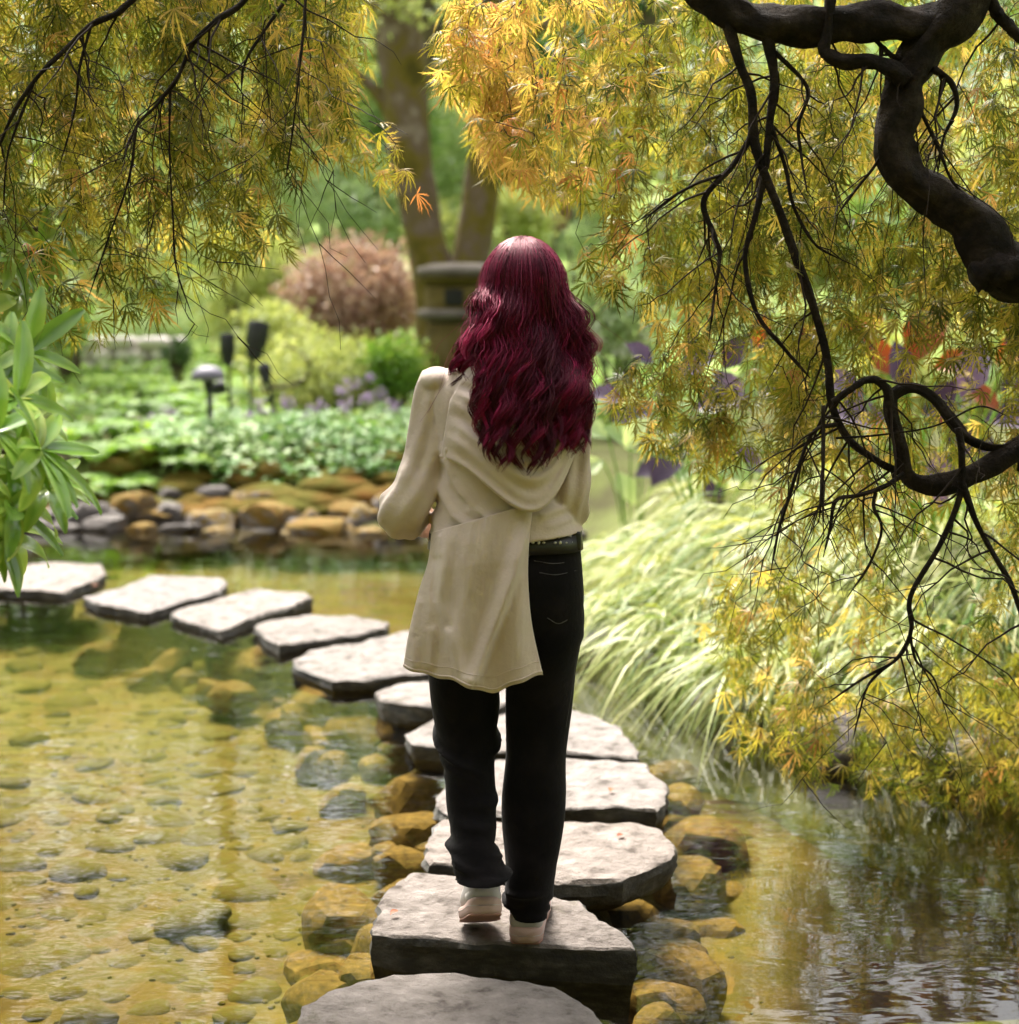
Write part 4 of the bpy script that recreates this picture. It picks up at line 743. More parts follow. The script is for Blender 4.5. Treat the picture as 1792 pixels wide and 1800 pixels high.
sample([(350, -80), (640, -80), (765, 340), (650, 300), (480, 260)], 36, (4.2, 5.0), in_left, dirx=(.2, .9), L=(.2, .35))
def wr(px, py):
    if py < 0: return .55
    if py < 560: return 1.0
    if py < 860: return .75
    if py < 1120: return .6 if px < 1560 else .3
    return .95
def yr_right(px, py):
    base = np.interp(py, [-400, 500, 900, 1150, 1420], [4.55, 4.5, 4.65, 4.95, 5.15]); return base + rng.uniform(-.42, .8) * (1 if py < 1000 else .55)
sample(R_RIGHT, 1300, yr_right, in_right, wt=wr)
sample([(1000, 420), (1200, 480), (1330, 640), (1330, 800), (1180, 800), (1080, 690), (1150, 600)], 70, (4.3, 5.0), in_right, dirx=(-1, 0), L=(.2, .35))
sample([(770, 30), (900, 0), (1000, 330), (880, 300), (830, 190)], 60, (4.2, 4.9), in_right, dirx=(-.9, 0), L=(.18, .32))
nvis = len(leaf_rec)
# the crown goes on unseen over the camera, thickened to shade the woman's back
def all_ok(p): return np.ones(len(p), bool)
for i in range(1400):
    x, y = rng.uniform(-2.6, 3.4), rng.uniform(-2.4, 2.3); fz = CAMZ + max(y, .6) * math.tan(R(10.2)) + .12; z = max(2.25, fz + .5) + rng.uniform(0, .55) + .12 * (1.6 - abs(x - .4))
    if rng.random() < .35 * sstep(2.2, 4.2, np.array([y]))[0]: continue
    twig(np.array((x, y, z)), (rng.uniform(-.8, .8), rng.uniform(-.8, .8), .1), rng.uniform(.3, .6), 7, lambda p: p[:, 2] > CAMZ + np.maximum(p[:, 1], .6) * math.tan(R(10.0)) + .05, .55, .11)
tx, tyy = 2.55, 5.6; tz = gh(tx, tyy)
maple = empty('maple_tree', (tx, tyy, tz), 'weeping lace-leaf maple with golden olive leaves and dark twisting limbs', 'tree')
def limb(name, pts, Yd, seg=12, n=None, bump=.2):
    Q, r = pxpath(pts, Yd, n or len(pts) * 7); r = r * (.82 if name == 'branch' else 1); Q = Q + .25 * r[:, None] * np.stack([snoise(Q, 9, 11), snoise(Q, 9, 12), snoise(Q, 9, 13)], 1)
    if name == 'branch':
        for k in range(2, len(Q) - 1):
            if rng.random() < .2:
                d_ = np.array((rng.normal() * .7, rng.normal() * .4, -.55 + rng.normal() * .3)); d_ /= np.linalg.norm(d_); L_ = rng.uniform(.10, .34); tt = np.linspace(0, 1, 9)[:, None]; w_ = np.cumsum(rng.normal(size=(9, 3)) * .016, 0) * tt
                pth = Q[k] + d_ * L_ * tt + np.array((0, 0, -1)) * L_ * .35 * tt ** 2 + w_; twigs.add(*tube(pth, np.linspace(min(.0034, r[k] * .55), .0006, 9), 5, False))
                if rng.random() < .6: d2 = d_ + rng.normal(size=3) * .7; d2[2] -= .3; twigs.add(*tube(pth[4] + d2 / np.linalg.norm(d2) * L_ * .6 * tt + w_[::-1] * .3 * tt, np.linspace(.0016, .0005, 9), 4, False))
    if name == 'branch' and r[-1] < .006: r = r * np.concatenate([np.ones(len(r) - 5), np.linspace(1, .25, 5)])
    amp = bump * r.mean(); mb = MB(); mb.add(*tube(Q, r * (1 + .16 * snoise(Q, 24, 14)), seg, disp=lambda s, th: amp * (.6 * np.sin(3 * th + 17 * s) + .5 * np.sin(5 * th - 31 * s))))
    return child(mb.build(name, M['bark']), maple)
# trunk on the bank, out of the picture on the right
def wtube(name, pts, r0, n=30, seg=14):
    Q = spline(np.array(pts, float), n); rr = np.interp(np.linspace(0, 1, n), np.linspace(0, 1, len(r0)), r0); mb = MB(); mb.add(*tube(Q, rr, seg, disp=lambda s, th: .01 * (np.sin(3 * th + 11 * s) + .6 * np.sin(5 * th - 19 * s)))); return child(mb.build(name, M['bark']), maple)
YA = 4.02
E1 = PY(1850, 505, YA); E2 = PY(1800, 800, YA + .1); E3 = PY(1720, -20, YA)
wtube('trunk', [(tx, tyy, tz - .2), (tx - .05, tyy - .1, tz + .35), (tx - .2, tyy - .35, tz + .75), (2.15, 5.0, 1.35), tuple(E1 * .4 + np.array((2.1, 4.9, 1.5)) * .6), tuple(E1)], [.14, .12, .11, .10, .085, .072])
wtube('limb', [(tx - .1, tyy - .2, tz + .5), (2.2, 5.1, .95), tuple(E2 * .5 + np.array((2.2, 5.1, 1.0)) * .5), tuple(E2)], [.075, .06, .045, .036])
wtube('limb', [tuple(E3), tuple(E3 + [.15, .1, .35]), (1.2, 4.6, 2.75), (.5, 4.2, 2.95), (-.4, 4.1, 2.95), (-1.2, 4.3, 2.8), (-1.9, 4.6, 2.5)], [.055, .055, .05, .045, .038, .03, .02], 50)
wtube('limb', [(.9, 4.5, 2.85), (.5, 3.2, 3.0), (.3, 1.6, 3.05), (.0, 0, 2.95), (-.4, -1.4, 2.8)], [.045, .04, .034, .028, .016], 40)
limb('limb', [(1870, 500, 42), (1800, 484, 44), (1755, 452, 44), (1715, 400, 42), (1650, 352, 36), (1590, 305, 36), (1572, 255, 33), (1585, 185, 31), (1592, 125, 33), (1635, 65, 37), (1690, 15, 40), (1740, -50, 40)], YA, 16)
limb('limb_stub', [(1840, 492, 34), (1780, 478, 32), (1738, 484, 29), (1712, 494, 22)], YA - .05, 14, 16)
limb('limb', [(1690, 25, 28), (1630, 42, 33), (1540, 38, 33), (1460, 42, 32), (1380, 40, 31), (1310, 34, 28), (1262, 14, 25), (1225, -25, 24), (1180, -90, 20), (1100, -160, 16)], YA, 16)
limb('branch', [(1462, -20, 11), (1456, 60, 11), (1452, 92, 13), (1480, 107, 16), (1530, 108, 16), (1570, 122, 18), (1592, 140, 20)], YA - .04)
for pts in [[(1278, 40, 11), (1300, 110, 10), (1322, 170, 10), (1330, 265, 9), (1380, 395, 9), (1428, 530, 9), (1455, 635, 9), (1462, 710, 8), (1492, 770, 8), (1540, 808, 7), (1588, 832, 9)],
            [(1350, 62, 13), (1362, 140, 9), (1354, 220, 8), (1344, 300, 7), (1330, 375, 6), (1310, 452, 6), (1328, 545, 5), (1378, 610, 4), (1425, 665, 3)], [(1330, 225, 6), (1290, 290, 6), (1238, 352, 6), (1256, 412, 5), (1266, 450, 4), (1256, 520, 3), (1246, 600, 2)],
            [(1268, 308, 4), (1220, 325, 3), (1170, 355, 3), (1130, 390, 2)], [(1362, 90, 5), (1420, 155, 4), (1405, 220, 4), (1410, 280, 3), (1420, 340, 2)], [(1356, 220, 5), (1380, 290, 4), (1395, 360, 4), (1430, 425, 3), (1475, 455, 2)], [(1640, 120, 8), (1672, 145, 6), (1682, 190, 5), (1660, 240, 3), (1650, 300, 2)], [(1612, 180, 4), (1650, 260, 4), (1675, 320, 3), (1710, 350, 2)],
            [(1560, 120, 5), (1556, 200, 4), (1550, 270, 3), (1500, 340, 3), (1470, 380, 2)], [(1730, -20, 14), (1760, 30, 12), (1800, 70, 11)], [(1540, 70, 5), (1565, 95, 6), (1590, 105, 6)]]: limb('branch', pts, YA - .01, 9)
YG = 4.0
limb('looped_limb', [(1860, 760, 26), (1792, 790, 22), (1740, 822, 20), (1680, 844, 18), (1625, 850, 16), (1594, 832, 14), (1582, 780, 13), (1566, 722, 12), (1572, 692, 11), (1602, 681, 9), (1640, 700, 9), (1680, 748, 9), (1705, 772, 7), (1745, 786, 6), (1790, 782, 5)], YG, 14, 110)
for pts in [[(1568, 725, 10), (1558, 682, 9), (1532, 665, 8), (1492, 685, 7), (1464, 706, 6)], [(1684, 752, 8), (1692, 800, 7), (1688, 870, 7), (1652, 960, 6), (1602, 1048, 6), (1602, 1108, 5), (1576, 1160, 4), (1520, 1192, 3), (1450, 1240, 2)], [(1690, 845, 8), (1728, 940, 6), (1780, 1030, 6), (1800, 1110, 5), (1795, 1180, 4)],
            [(1590, 832, 6), (1560, 852, 5), (1512, 870, 5), (1470, 880, 4), (1460, 930, 3), (1448, 980, 2)], [(1472, 745, 6), (1432, 758, 4), (1410, 805, 4), (1392, 860, 4), (1370, 930, 3), (1355, 1010, 2)], [(1448, 712, 5), (1448, 800, 4), (1446, 860, 3), (1440, 920, 2)], [(1540, 865, 4), (1536, 890, 4), (1550, 930, 3), (1530, 990, 3), (1490, 1050, 2)], [(1600, 1108, 3), (1610, 1160, 3), (1640, 1190, 2), (1660, 1240, 2)], [(1576, 1160, 3), (1530, 1200, 3), (1510, 1260, 2), (1500, 1300, 2)], [(1470, 770, 3), (1540, 765, 2), (1640, 750, 2), (1720, 715, 2), (1770, 730, 2)]]: limb('branch', pts, YG - .04, 8)
YL = 3.95
for pts in [[(300, -60, 9), (225, 6, 7), (205, 24, 7), (160, 44, 6), (110, 92, 5), (60, 142, 5), (20, 205, 4), (-10, 280, 3)], [(470, -60, 8), (425, 5, 7), (380, 36, 6), (340, 76, 5), (312, 138, 4), (280, 180, 3), (240, 222, 3), (215, 285, 2)], [(520, -40, 4), (498, 5, 4), (462, 58, 3), (430, 112, 3), (424, 165, 2)], [(540, -40, 3), (532, 70, 3), (522, 165, 2), (512, 250, 2), (500, 330, 1.6)], [(300, 150, 3), (298, 260, 2), (304, 380, 2), (310, 470, 2), (340, 560, 1.5)], [(60, 145, 3), (30, 220, 3), (12, 280, 2), (5, 380, 2)], [(240, 225, 3), (225, 320, 2), (190, 420, 2), (150, 540, 1.5)], [(160, 45, 3), (140, 120, 3), (130, 200, 2), (105, 290, 2)]]: limb('branch', pts, YL, 7)
child(tag(twigs.build('twigs', M['twig']), kind='stuff'), maple)
pos = np.array([l[0] for l in leaf_rec]); fwd = np.array([l[1] for l in leaf_rec]); upv = np.array([l[2] for l in leaf_rec]); siz = np.array([l[3] for l in leaf_rec]); rn = np.array([l[4] for l in leaf_rec])
rn = np.clip(rn + .30 * np.exp(-((pos[:, 0] + .08) / .34) ** 2) + .06 * (1 - sstep(.25, 1.0, pos[:, 2])), 0, 1)
px_, py_ = proj(pos); vis = (np.arange(len(pos)) < nvis) & (px_ > 10) & (px_ < 1782) & (py_ > 10) & (py_ < 1500); order = np.argsort(np.where(vis, pos[:, 1] / siz, 1e9))[:300]
mlm = []
for i in range(8):
    V, F = maple_leaf(True, .35 + .08 * i, 20 + i); me = mesh_arrays('leaf', V, F, {'rnd': np.full(len(V), .1 + .8 * i / 7)}, True); me.materials.append(M['maple']); mlm.append(me)
for i in order:
    o = obj('leaf', mlm[int(min(7, max(0, round((rn[i] - .1) / .8 * 7))))]); o.parent = maple; o.matrix_parent_inverse = Matrix.Translation(maple.location).inverted(); o.matrix_basis = frame_matrix(pos[i], fwd[i], upv[i], siz[i])
rest = np.ones(len(pos), bool); rest[order] = False; mb = MB(); k = rest & (np.arange(len(pos)) < nvis); vsel = rng.integers(0, 6, len(pos))
for q_ in range(6): kk = k & (vsel == q_); scatter(*MLV[q_], pos[kk], rot_frames(fwd[kk], upv[kk]), siz[kk], rn[kk], mb)
k = rest & (np.arange(len(pos)) >= nvis); scatter(*ML2, pos[k], rot_frames(fwd[k], upv[k]), siz[k], rn[k], mb)
child(tag(mb.build('crown', M['maple'], smooth=True), kind='stuff'), maple)
print('maple leaves', len(pos), nvis)

# ================================================================== RHODODENDRON at the left
def rh_leaf(curl, rv):
    n = 9; t_ = np.linspace(0, 1, n); wd = .135 * np.sin(np.pi * np.clip(t_ * .94 + .03, 0, 1)) ** .6; V = []
    for i in range(n):
        ang = curl * t_[i]; yy = np.trapz(np.cos(curl * t_[:i + 1]), t_[:i + 1]) if i else 0; zz = -np.trapz(np.sin(curl * t_[:i + 1]), t_[:i + 1]) if i else 0
        for x in (-1, -.5, 0, .5, 1): V.append((x * wd[i], yy, zz + .05 * abs(x) - .02 * x * x))
    V = np.array(V); att = np.clip(rv + .22 * np.tile(np.abs([-1, -.5, 0, .5, 1]), n) - .08, 0, 1); me = mesh_arrays('leaf', V, [gridF(n, 5)], {'rnd': att}, True); me.materials.append(M['rhodo']); return me
rlm = [rh_leaf(.3 + .16 * i, .22 + .075 * i) for i in range(8)]
rx, ry = -2.15, 4.1; rz = gh(rx, ry); rh = empty('rhododendron', (rx, ry, rz), 'rhododendron with long glossy green leaves leaning in from the left', 'shrub'); stem = MB()
WH = [(66, 790, 3.2, 12, .16), (28, 700, 3.3, 11, .15), (-10, 760, 3.15, 10, .16), (20, 890, 3.25, 10, .16), (5, 645, 3.45, 9, .14), (45, 620, 3.5, 9, .14), (80, 860, 3.3, 7, .13), (50, 740, 3.4, 9, .14), (30, 830, 3.4, 9, .15), (0, 950, 3.3, 8, .15), (-40, 930, 3.3, 8, .15), (20, 930, 3.5, 7, .13), (15, 450, 4.1, 9, .14), (70, 430, 4.4, 8, .13), (30, 520, 4.2, 8, .14), (-40, 560, 3.9, 9, .15), (110, 400, 4.6, 7, .12), (-50, 400, 4.2, 9, .15), (-80, 660, 3.4, 9, .15), (-110, 820, 3.4, 9, .15), (-100, 500, 4, 9, .15), (20, 330, 4.8, 8, .14), (60, 240, 5.0, 8, .14), (-20, 180, 5, 8, .15), (-90, 300, 4.6, 9, .15), (100, 180, 5.2, 7, .13)]
for (px, py, Yd, n, L) in WH:
    p = PY(px, py, Yd); ax = np.array((.75, -.35, .35)) + rng.normal(size=3) * .18; ax /= np.linalg.norm(ax); s1 = np.cross(ax, (0, 0, 1)); s1 /= np.linalg.norm(s1); s2 = np.cross(s1, ax)
    stem.add(*tube(spline([(rx + random.uniform(-.15, .15), ry + random.uniform(-.2, .2), max(rz, .1)), (rx * .6 + p[0] * .4, (ry + Yd) / 2, p[2] - .15), p], 12), np.linspace(.016, .006, 12), 6))
    for k in range(n):
        a = k * 2.4; tilt = random.uniform(.25, .75); f = ax * tilt + (s1 * math.cos(a) + s2 * math.sin(a)); f = f + np.array((0, 0, -.18)); up = ax * 1.0 + np.array((0, -.1, .5)) - f * .2
        o = obj('leaf', random.choice(rlm)); o.parent = rh; o.matrix_parent_inverse = Matrix.Translation(rh.location).inverted(); o.matrix_basis = frame_matrix(p, f, up, L * random.uniform(.75, 1.15))
child(stem.build('stem', M['brown']), rh)
mb = MB()
for k in range(9): leaf_cloud(mb, (rx - random.uniform(0, .9), ry + random.uniform(-1.2, 1.2), rz + random.uniform(.4, 2.0)), (.4, .5, .4), 260, .15, clumps=9)
child(tag(mb.build('foliage', M['green']), kind='stuff'), rh)

# unseen trees added behind the camera to keep light off the woman's back
for x, y, h, lab in [(-4.2, -4.6, 7.5, 'unseen evergreen added for shade behind the viewpoint on the left side'), (-.6, -6.0, 9, 'unseen evergreen added for shade directly behind the viewpoint'), (3.4, -5.4, 8.5, 'unseen evergreen added for shade behind the viewpoint, right of centre'), (6.0, -1.5, 7.5, 'unseen evergreen added for shade on the right bank beside the viewpoint'), (-5.4, -.6, 6.5, 'unseen evergreen added for shade on the left bank beside the viewpoint')]:
    tree(x, y, h, 2.7, 'darkgreen', lab, 7000, .3, .2, 'shade_evergreen', 'unseen evergreens added for shade', low=.02)

# ================================================================== THE WOMAN
M['skin'] = solid('skin', [(0.50, 0.30, 0.22), (0.56, 0.35, 0.26)], 8, 0.5, 0.05, 80, .001, 0.4)
M['cloth'] = solid('cream_blouse', [(0.60, 0.48, 0.425), (0.69, 0.565, 0.505)], 5, 0.95, 0.6, 38, .006, 0.15, sheen=.25)
M['denim'] = solid('black_denim', [(0.0025, 0.0022, 0.0025), (0.0055, 0.0044, 0.0052), (0.012, 0.009, 0.0105)], 9, 0.9, 0.5, 60, .004, 0.1, sheen=.06)
M['stitch'] = solid('grey_stitching', [(0.05, 0.044, 0.044), (0.10, 0.088, 0.088)], 30, 0.8, 0)
M['belt'] = solid('black_belt', [(0.008, 0.007, 0.007), (0.02, 0.018, 0.018)], 30, 0.4, 0.2, 150, .001, .5)
M['silver'] = solid('silver_stud', [(0.55, 0.53, 0.52), (0.7, 0.68, 0.66)], 30, 0.3, 0, metallic=.8)
M['shoe'] = solid('shoe_grey_white', [(0.44, 0.405, 0.40), (0.53, 0.49, 0.48)], 12, 0.7, 0.2, 120, .001, .3)
M['sole'] = solid('shoe_pink_sole', [(0.46, 0.31, 0.275), (0.53, 0.37, 0.33)], 10, 0.65, 0.2, 90, .001, .3)
M['outsole'] = solid('shoe_outsole', [(0.30, 0.16, 0.12), (0.38, 0.21, 0.17)], 10, 0.7, 0.3, 90, .002, .3)
YP = 3.85; MPX = 3.9 / FPX
def ering(px, py, hw, dep, Yd=YP, seg=48, sup=2.4, xr=None, front=None):
    c = PY(px, py, Yd); th = np.linspace(0, 2 * np.pi, seg, endpoint=False); ct, st = np.cos(th), np.sin(th); e = 2 / sup
    x = np.sign(ct) * np.abs(ct) ** e * hw * MPX; dd = np.where(st < 0, dep, front if front is not None else dep); y = np.sign(st) * np.abs(st) ** e * dd
    return np.column_stack([c[0] + x, c[1] + y, np.full(seg, c[2])])
def rings_interp(rows, n, **kw):
    rows = np.array(rows, float); u = np.linspace(0, len(rows) - 1, n); A = spline(rows, n); return np.array([ering(r[0], r[1], r[2], r[3], r[4], **kw) for r in A])
def remesh(o, vox, it=5, fac=.5):
    m_ = o.modifiers.new('remesh', 'REMESH'); m_.mode = 'VOXEL'; m_.voxel_size = vox; m_.use_smooth_shade = True
    s_ = o.modifiers.new('smooth', 'SMOOTH'); s_.factor = fac; s_.iterations = it
def ell(c, r, sub=3): V, F = ICO[sub]; return V * r + np.asarray(c), F
# --- body: one continuous surface
mb = MB(); HC = PY(920, 512, YP + .02)
mb.add(*loft(rings_interp([(888, 1120, 95, .10, YP), (888, 1040, 128, .11, YP), (889, 960, 112, .10, YP), (890, 880, 96, .088, YP), (892, 800, 104, .095, YP), (895, 720, 122, .095, YP), (898, 672, 118, .075, YP), (903, 650, 70, .06, YP), (908, 625, 40, .05, YP + .01), (915, 580, 38, .05, YP + .02)], 40)))
mb.add(*ell(HC, (.074, .092, .105))); mb.add(*ell(HC + [0, .045, -.055], (.052, .055, .058))); mb.add(*ell(HC + [0, .098, -.018], (.011, .016, .02), 2)); mb.add(*ell(HC + [0, .09, -.055], (.022, .012, .007), 2)); mb.add(*ell(HC + [0, .085, -.09], (.02, .015, .014), 2))
for sg in (-1, 1): mb.add(*ell(HC + [sg * .076, .005, -.015], (.008, .018, .03), 2)); mb.add(*ell(HC + [sg * .03, .078, .012], (.013, .013, .008), 2))
LEGS = {1: [(945, 1040, 56, YP), (950, 1180, 44, YP + .01), (944, 1290, 36, YP + .02), (938, 1420, 34, YP + .005), (932, 1560, 22, YP), (930, 1625, 20, YP)], -1: [(832, 1040, 56, YP), (818, 1180, 44, YP + .015), (823, 1290, 34, YP + .02), (829, 1400, 27, YP - .035), (838, 1490, 22, YP - .11), (844, 1550, 20, YP - .16)]}
for sg, L in LEGS.items():
    mb.add(*tube(spline([PY(a, b, y) for a, b, r, y in L], 26), np.interp(np.linspace(0, 1, 26), np.linspace(0, 1, len(L)), [r * MPX for *_, r, _ in L]), 16))
ARMS = {-1: [(778, 672, 28, YP), (760, 740, 26, YP), (741, 820, 25, YP - .005), (716, 890, 24, YP - .015), (720, 910, 21, YP + .06), (736, 927, 16, YP + .13)], 1: [(1002, 672, 26, YP), (1010, 740, 20, YP - .01), (1008, 810, 19, YP - .025), (1004, 870, 18, YP - .025), (992, 902, 18, YP + .05), (976, 920, 15, YP + .15)]}
for sg, A in ARMS.items():
    P_ = np.array([PY(a, b, y) for a, b, r, y in A]); mb.add(*tube(spline(P_, 26), np.interp(np.linspace(0, 1, 26), np.linspace(0, 1, len(A)), [r * MPX for *_, r, _ in A]), 14))
    wv = P_[-1]; hd = np.array((-sg * .55, .80, .02)); hd /= np.linalg.norm(hd); sd_ = np.array((0, .12, 1.0)); sd_ /= np.linalg.norm(sd_); nn = np.cross(hd, sd_) * sg
    palm = wv + hd * .055; mb.add(*tube([wv - hd * .01, wv + hd * .03, wv + hd * .07, wv + hd * .095], [.022, .034, .037, .03], 12, squash=.45, ref=tuple(sd_)))
    for k, (off, fl) in enumerate([(.028, .068), (.009, .076), (-.010, .071), (-.028, .056)]):
        b_ = wv + hd * .085 + sd_ * off; mb.add(*tube(spline([b_, b_ + hd * fl * .45 + nn * .008, b_ + hd * fl * .75 + nn * .03, b_ + hd * fl * .78 + nn * .05], 9), np.linspace(.009, .0065, 9), 8))
    b_ = wv + hd * .03 + sd_ * .03; mb.add(*tube(spline([b_, b_ + sd_ * .02 + hd * .025 + nn * .01, b_ + sd_ * .022 + hd * .055 + nn * .025], 8), np.linspace(.011, .008, 8), 8))
person = mb.build('person', M['skin']); remesh(person, .0055, 4)
tag(person, 'woman with long burgundy hair in cream blouse and black jeans walking away', 'person')
# --- jeans
def wr_leg(a, f, s0):
    def d(s, th): return a * (np.sin(f * s * 6.28 + 1.4 * np.sin(th + s0) + s0) * (.4 + .6 * np.sin(th * 1 + s0) ** 2) + .6 * np.sin(f * 1.7 * s * 6.28 + 2 * th) * np.abs(np.sin(th * .5 + s0)))
    return d
mb = MB()
mb.add(*loft(rings_interp([(890, 932, 128, .108, YP), (889, 965, 132, .115, YP), (887, 1010, 138, .128, YP - .005), (886, 1060, 141, .128, YP - .005), (886, 1105, 132, .11, YP), (886, 1150, 96, .07, YP)], 30, sup=2.6)))
JL = {1: [(950, 1040, 74, .115, YP), (953, 1110, 73, .105, YP), (950, 1200, 61, .085, YP + .01), (944, 1300, 56, .078, YP + .02), (939, 1400, 57, .075, YP + .01), (935, 1500, 50, .068, YP), (931, 1570, 42, .062, YP), (930, 1608, 36, .056, YP)],
      -1: [(822, 1040, 74, .115, YP), (816, 1120, 71, .10, YP), (816, 1200, 63, .085, YP + .015), (822, 1290, 54, .078, YP + .02), (826, 1350, 46, .07, YP - .01), (829, 1420, 42, .064, YP - .05), (835, 1480, 40, .06, YP - .10), (842, 1520, 43, .060, YP - .135), (845, 1545, 46, .064, YP - .155)]}
for sg, rows in JL.items():
    n = 90; rg = rings_interp(rows, n, sup=2.2); cen = rg.mean(1)[:, None, :]; th = np.linspace(0, 2 * np.pi, 48, endpoint=False)[None, :]; s = np.linspace(0, 1, n)[:, None]
    hg = np.random.default_rng(3 + sg); dsp = .0025 * np.sin(s * 23 + 2 * th)
    fl_ = [(hg.uniform(.3, .97), hg.uniform(0, 6.28), hg.uniform(.008, .015) * hg.choice([1, 1, -.8]), hg.uniform(.010, .020), hg.uniform(-.06, .06)) for _ in range(30 if sg < 0 else 18)]
    if sg > 0: fl_ = [(q[0] * .25 + (.72 if i_ % 2 else .02), *q[1:]) for i_, q in enumerate(fl_)]
    for s0, t0, a_, w_, sl_ in fl_:
        dth = (th - t0 + np.pi) % (2 * np.pi) - np.pi; dsp = dsp + a_ * np.exp(-((s - s0 - sl_ * dth) / w_) ** 2 - (dth / .9) ** 2)
    dv = rg - cen; dv /= np.linalg.norm(dv, axis=2)[..., None]; mb.add(*loft(rg + dv * dsp[..., None]))
jeans = mb.build('jeans', M['denim'], person); remesh(jeans, .0045, 3)
def on_hip(px, py, off=0.007):         # a point on the back of the jeans
    best = None
    rows = [(890, 932, 128, .108), (889, 965, 132, .115), (887, 1010, 138, .133), (886, 1060, 141, .133), (955, 1120, 68, .100), (950, 1200, 61, .088), (944, 1300, 56, .080), (939, 1400, 57, .077)]
    r = np.array([np.interp(py, [q[1] for q in rows], [q[i] for q in rows]) for i in range(4)]); xr = np.clip((px - r[0]) / r[2], -.995, .995); dep = r[3] * (1 - abs(xr) ** 2.4) ** (1 / 2.4); return PY(px, py, YP - dep - off)
for pts in [[(950, 1006), (980, 1010), (1012, 1003)], [(1010, 1003), (1014, 1040), (1006, 1078), (984, 1096), (962, 1086)], [(1020, 985), (1023, 1060), (1018, 1130), (1010, 1200), (1000, 1280)], [(940, 985), (980, 990), (1020, 984)]]:
    mb = MB(); Q = spline([on_hip(*q) for q in pts], 40); mb.add(*tube(Q, .0011, 5)); o = mb.build('stitching', M['stitch'], jeans); sw = o.modifiers.new('wrap', 'SHRINKWRAP'); sw.target = jeans; sw.offset = .0016
# --- belt
th = np.linspace(0, 2 * np.pi, 64, endpoint=False); rg = [ering(889, py, hw, d, YP, 64, 2.6) for py, hw, d in [(934, 128, .109), (934, 134, .117), (962, 137, .122), (962, 130, .112)]]
mb = MB(); mb.add(*loft(rg, False)); belt = mb.build('belt', M['belt'], person)
for i, px in enumerate([936, 946, 955, 965, 975, 984, 994, 1003]):
    for dy in (943, 954):
        if (i * 7 + dy) % 5 == 0: continue
        V, F = ICO[1]; mb = MB(); mb.add(V * [.0045, .002, .0055 if i % 2 else .003] + on_hip(px + (dy - 948) * .2, dy, .0125), F); mb.build('stud', M['silver'], belt)
mb = MB(); V, F = ICO[2]; V = np.sign(V) * np.abs(V) ** .4; c = on_hip(1014, 951, .014); mb.add(V * [.011, .008, .023] + c, F); mb.build('belt_pouch', M['belt'], belt)
# --- blouse: torso and sleeves as one garment
def pdist(x, y, poly):
    d = np.full(x.shape, 1e9); sgn = np.zeros(x.shape)
    for (ax, ay), (bx_, by_) in zip(poly[:-1], poly[1:]):
        ex, ey = bx_ - ax, by_ - ay; t_ = np.clip(((x - ax) * ex + (y - ay) * ey) / (ex * ex + ey * ey), 0, 1); q = np.hypot(x - ax - t_ * ex, y - ay - t_ * ey); s_ = np.sign((x - ax) * ey - (y - ay) * ex); sgn = np.where(q < d, s_, sgn); d = np.minimum(d, q)
    return d, sgn
FOLDS = [([(990, 760), (986, 820), (982, 885)], 5, -.010), ([(785, 790), (796, 845), (830, 895), (880, 922)], 9, .012), ([(772, 850), (800, 905), (840, 935), (880, 940)], 8, .010), ([(780, 820), (806, 872), (850, 912)], 6, -.008), ([(850, 945), (890, 918), (938, 892)], 6, -.012), ([(955, 905), (990, 890), (1015, 860)], 8, .009), ([(965, 925), (1000, 912)], 7, .007), ([(950, 890), (985, 870), (1010, 830)], 6, -.007), ([(800, 650), (800, 720), (790, 790)], 7, .006), ([(825, 650), (830, 740), (850, 820)], 7, .006), ([(803, 655), (792, 720), (784, 800)], 4, -.009), ([(765, 900), (770, 950)], 6, .006), ([(800, 935), (802, 955)], 6, -.005), ([(835, 942), (838, 958)], 6, .005)]
def folded(V, folds, cen):
    x, y = proj(V); dsp = np.zeros(len(V)); back = V[:, 1] < YP + .01
    for poly, wd, a in folds: d, sg = pdist(x, y, poly); dsp += np.where(back, a * np.exp(-(d / wd) ** 2), 0)
    dv = V - cen; dv[:, 2] = 0; dv /= np.linalg.norm(dv, axis=1)[:, None] + 1e-9; return V + dv * dsp[:, None]
n = 150; rg = rings_interp([(905, 622, 42, .05, YP + .01), (901, 640, 92, .068, YP), (897, 662, 132, .085, YP), (895, 695, 140, .105, YP), (894, 750, 130, .118, YP), (888, 810, 116, .118, YP), (886, 865, 114, .118, YP), (887, 910, 124, .126, YP), (890, 938, 137, .134, YP), (890, 943, 134, .130, YP)], n, seg=180, sup=2.3)
rg[:, :, 2] += (rg[:, :, 0] * (14 * MPX / (135 * MPX))) * sstep(.75, 1, np.linspace(0, 1, n))[:, None] ; cen = np.repeat(rg.mean(1), 180, 0)
V = folded(rg.reshape(-1, 3), FOLDS, cen); mb = MB(); mb.add(*loft(V.reshape(n, 180, 3)))
SL = {-1: [(778, 664, 36, YP), (768, 690, 38, YP), (757, 750, 36, YP), (744, 810, 36, YP - .005), (730, 855, 39, YP - .015), (712, 893, 44, YP - .02), (711, 905, 44, YP + .03), (717, 914, 38, YP + .06), (724, 921, 26, YP + .085)], 1: [(1006, 664, 34, YP), (1011, 700, 33, YP), (1011, 760, 30, YP - .015), (1009, 820, 29, YP - .03), (1004, 872, 31, YP - .03), (998, 900, 32, YP + .02), (985, 908, 30, YP + .09), (976, 920, 20, YP + .15)]}
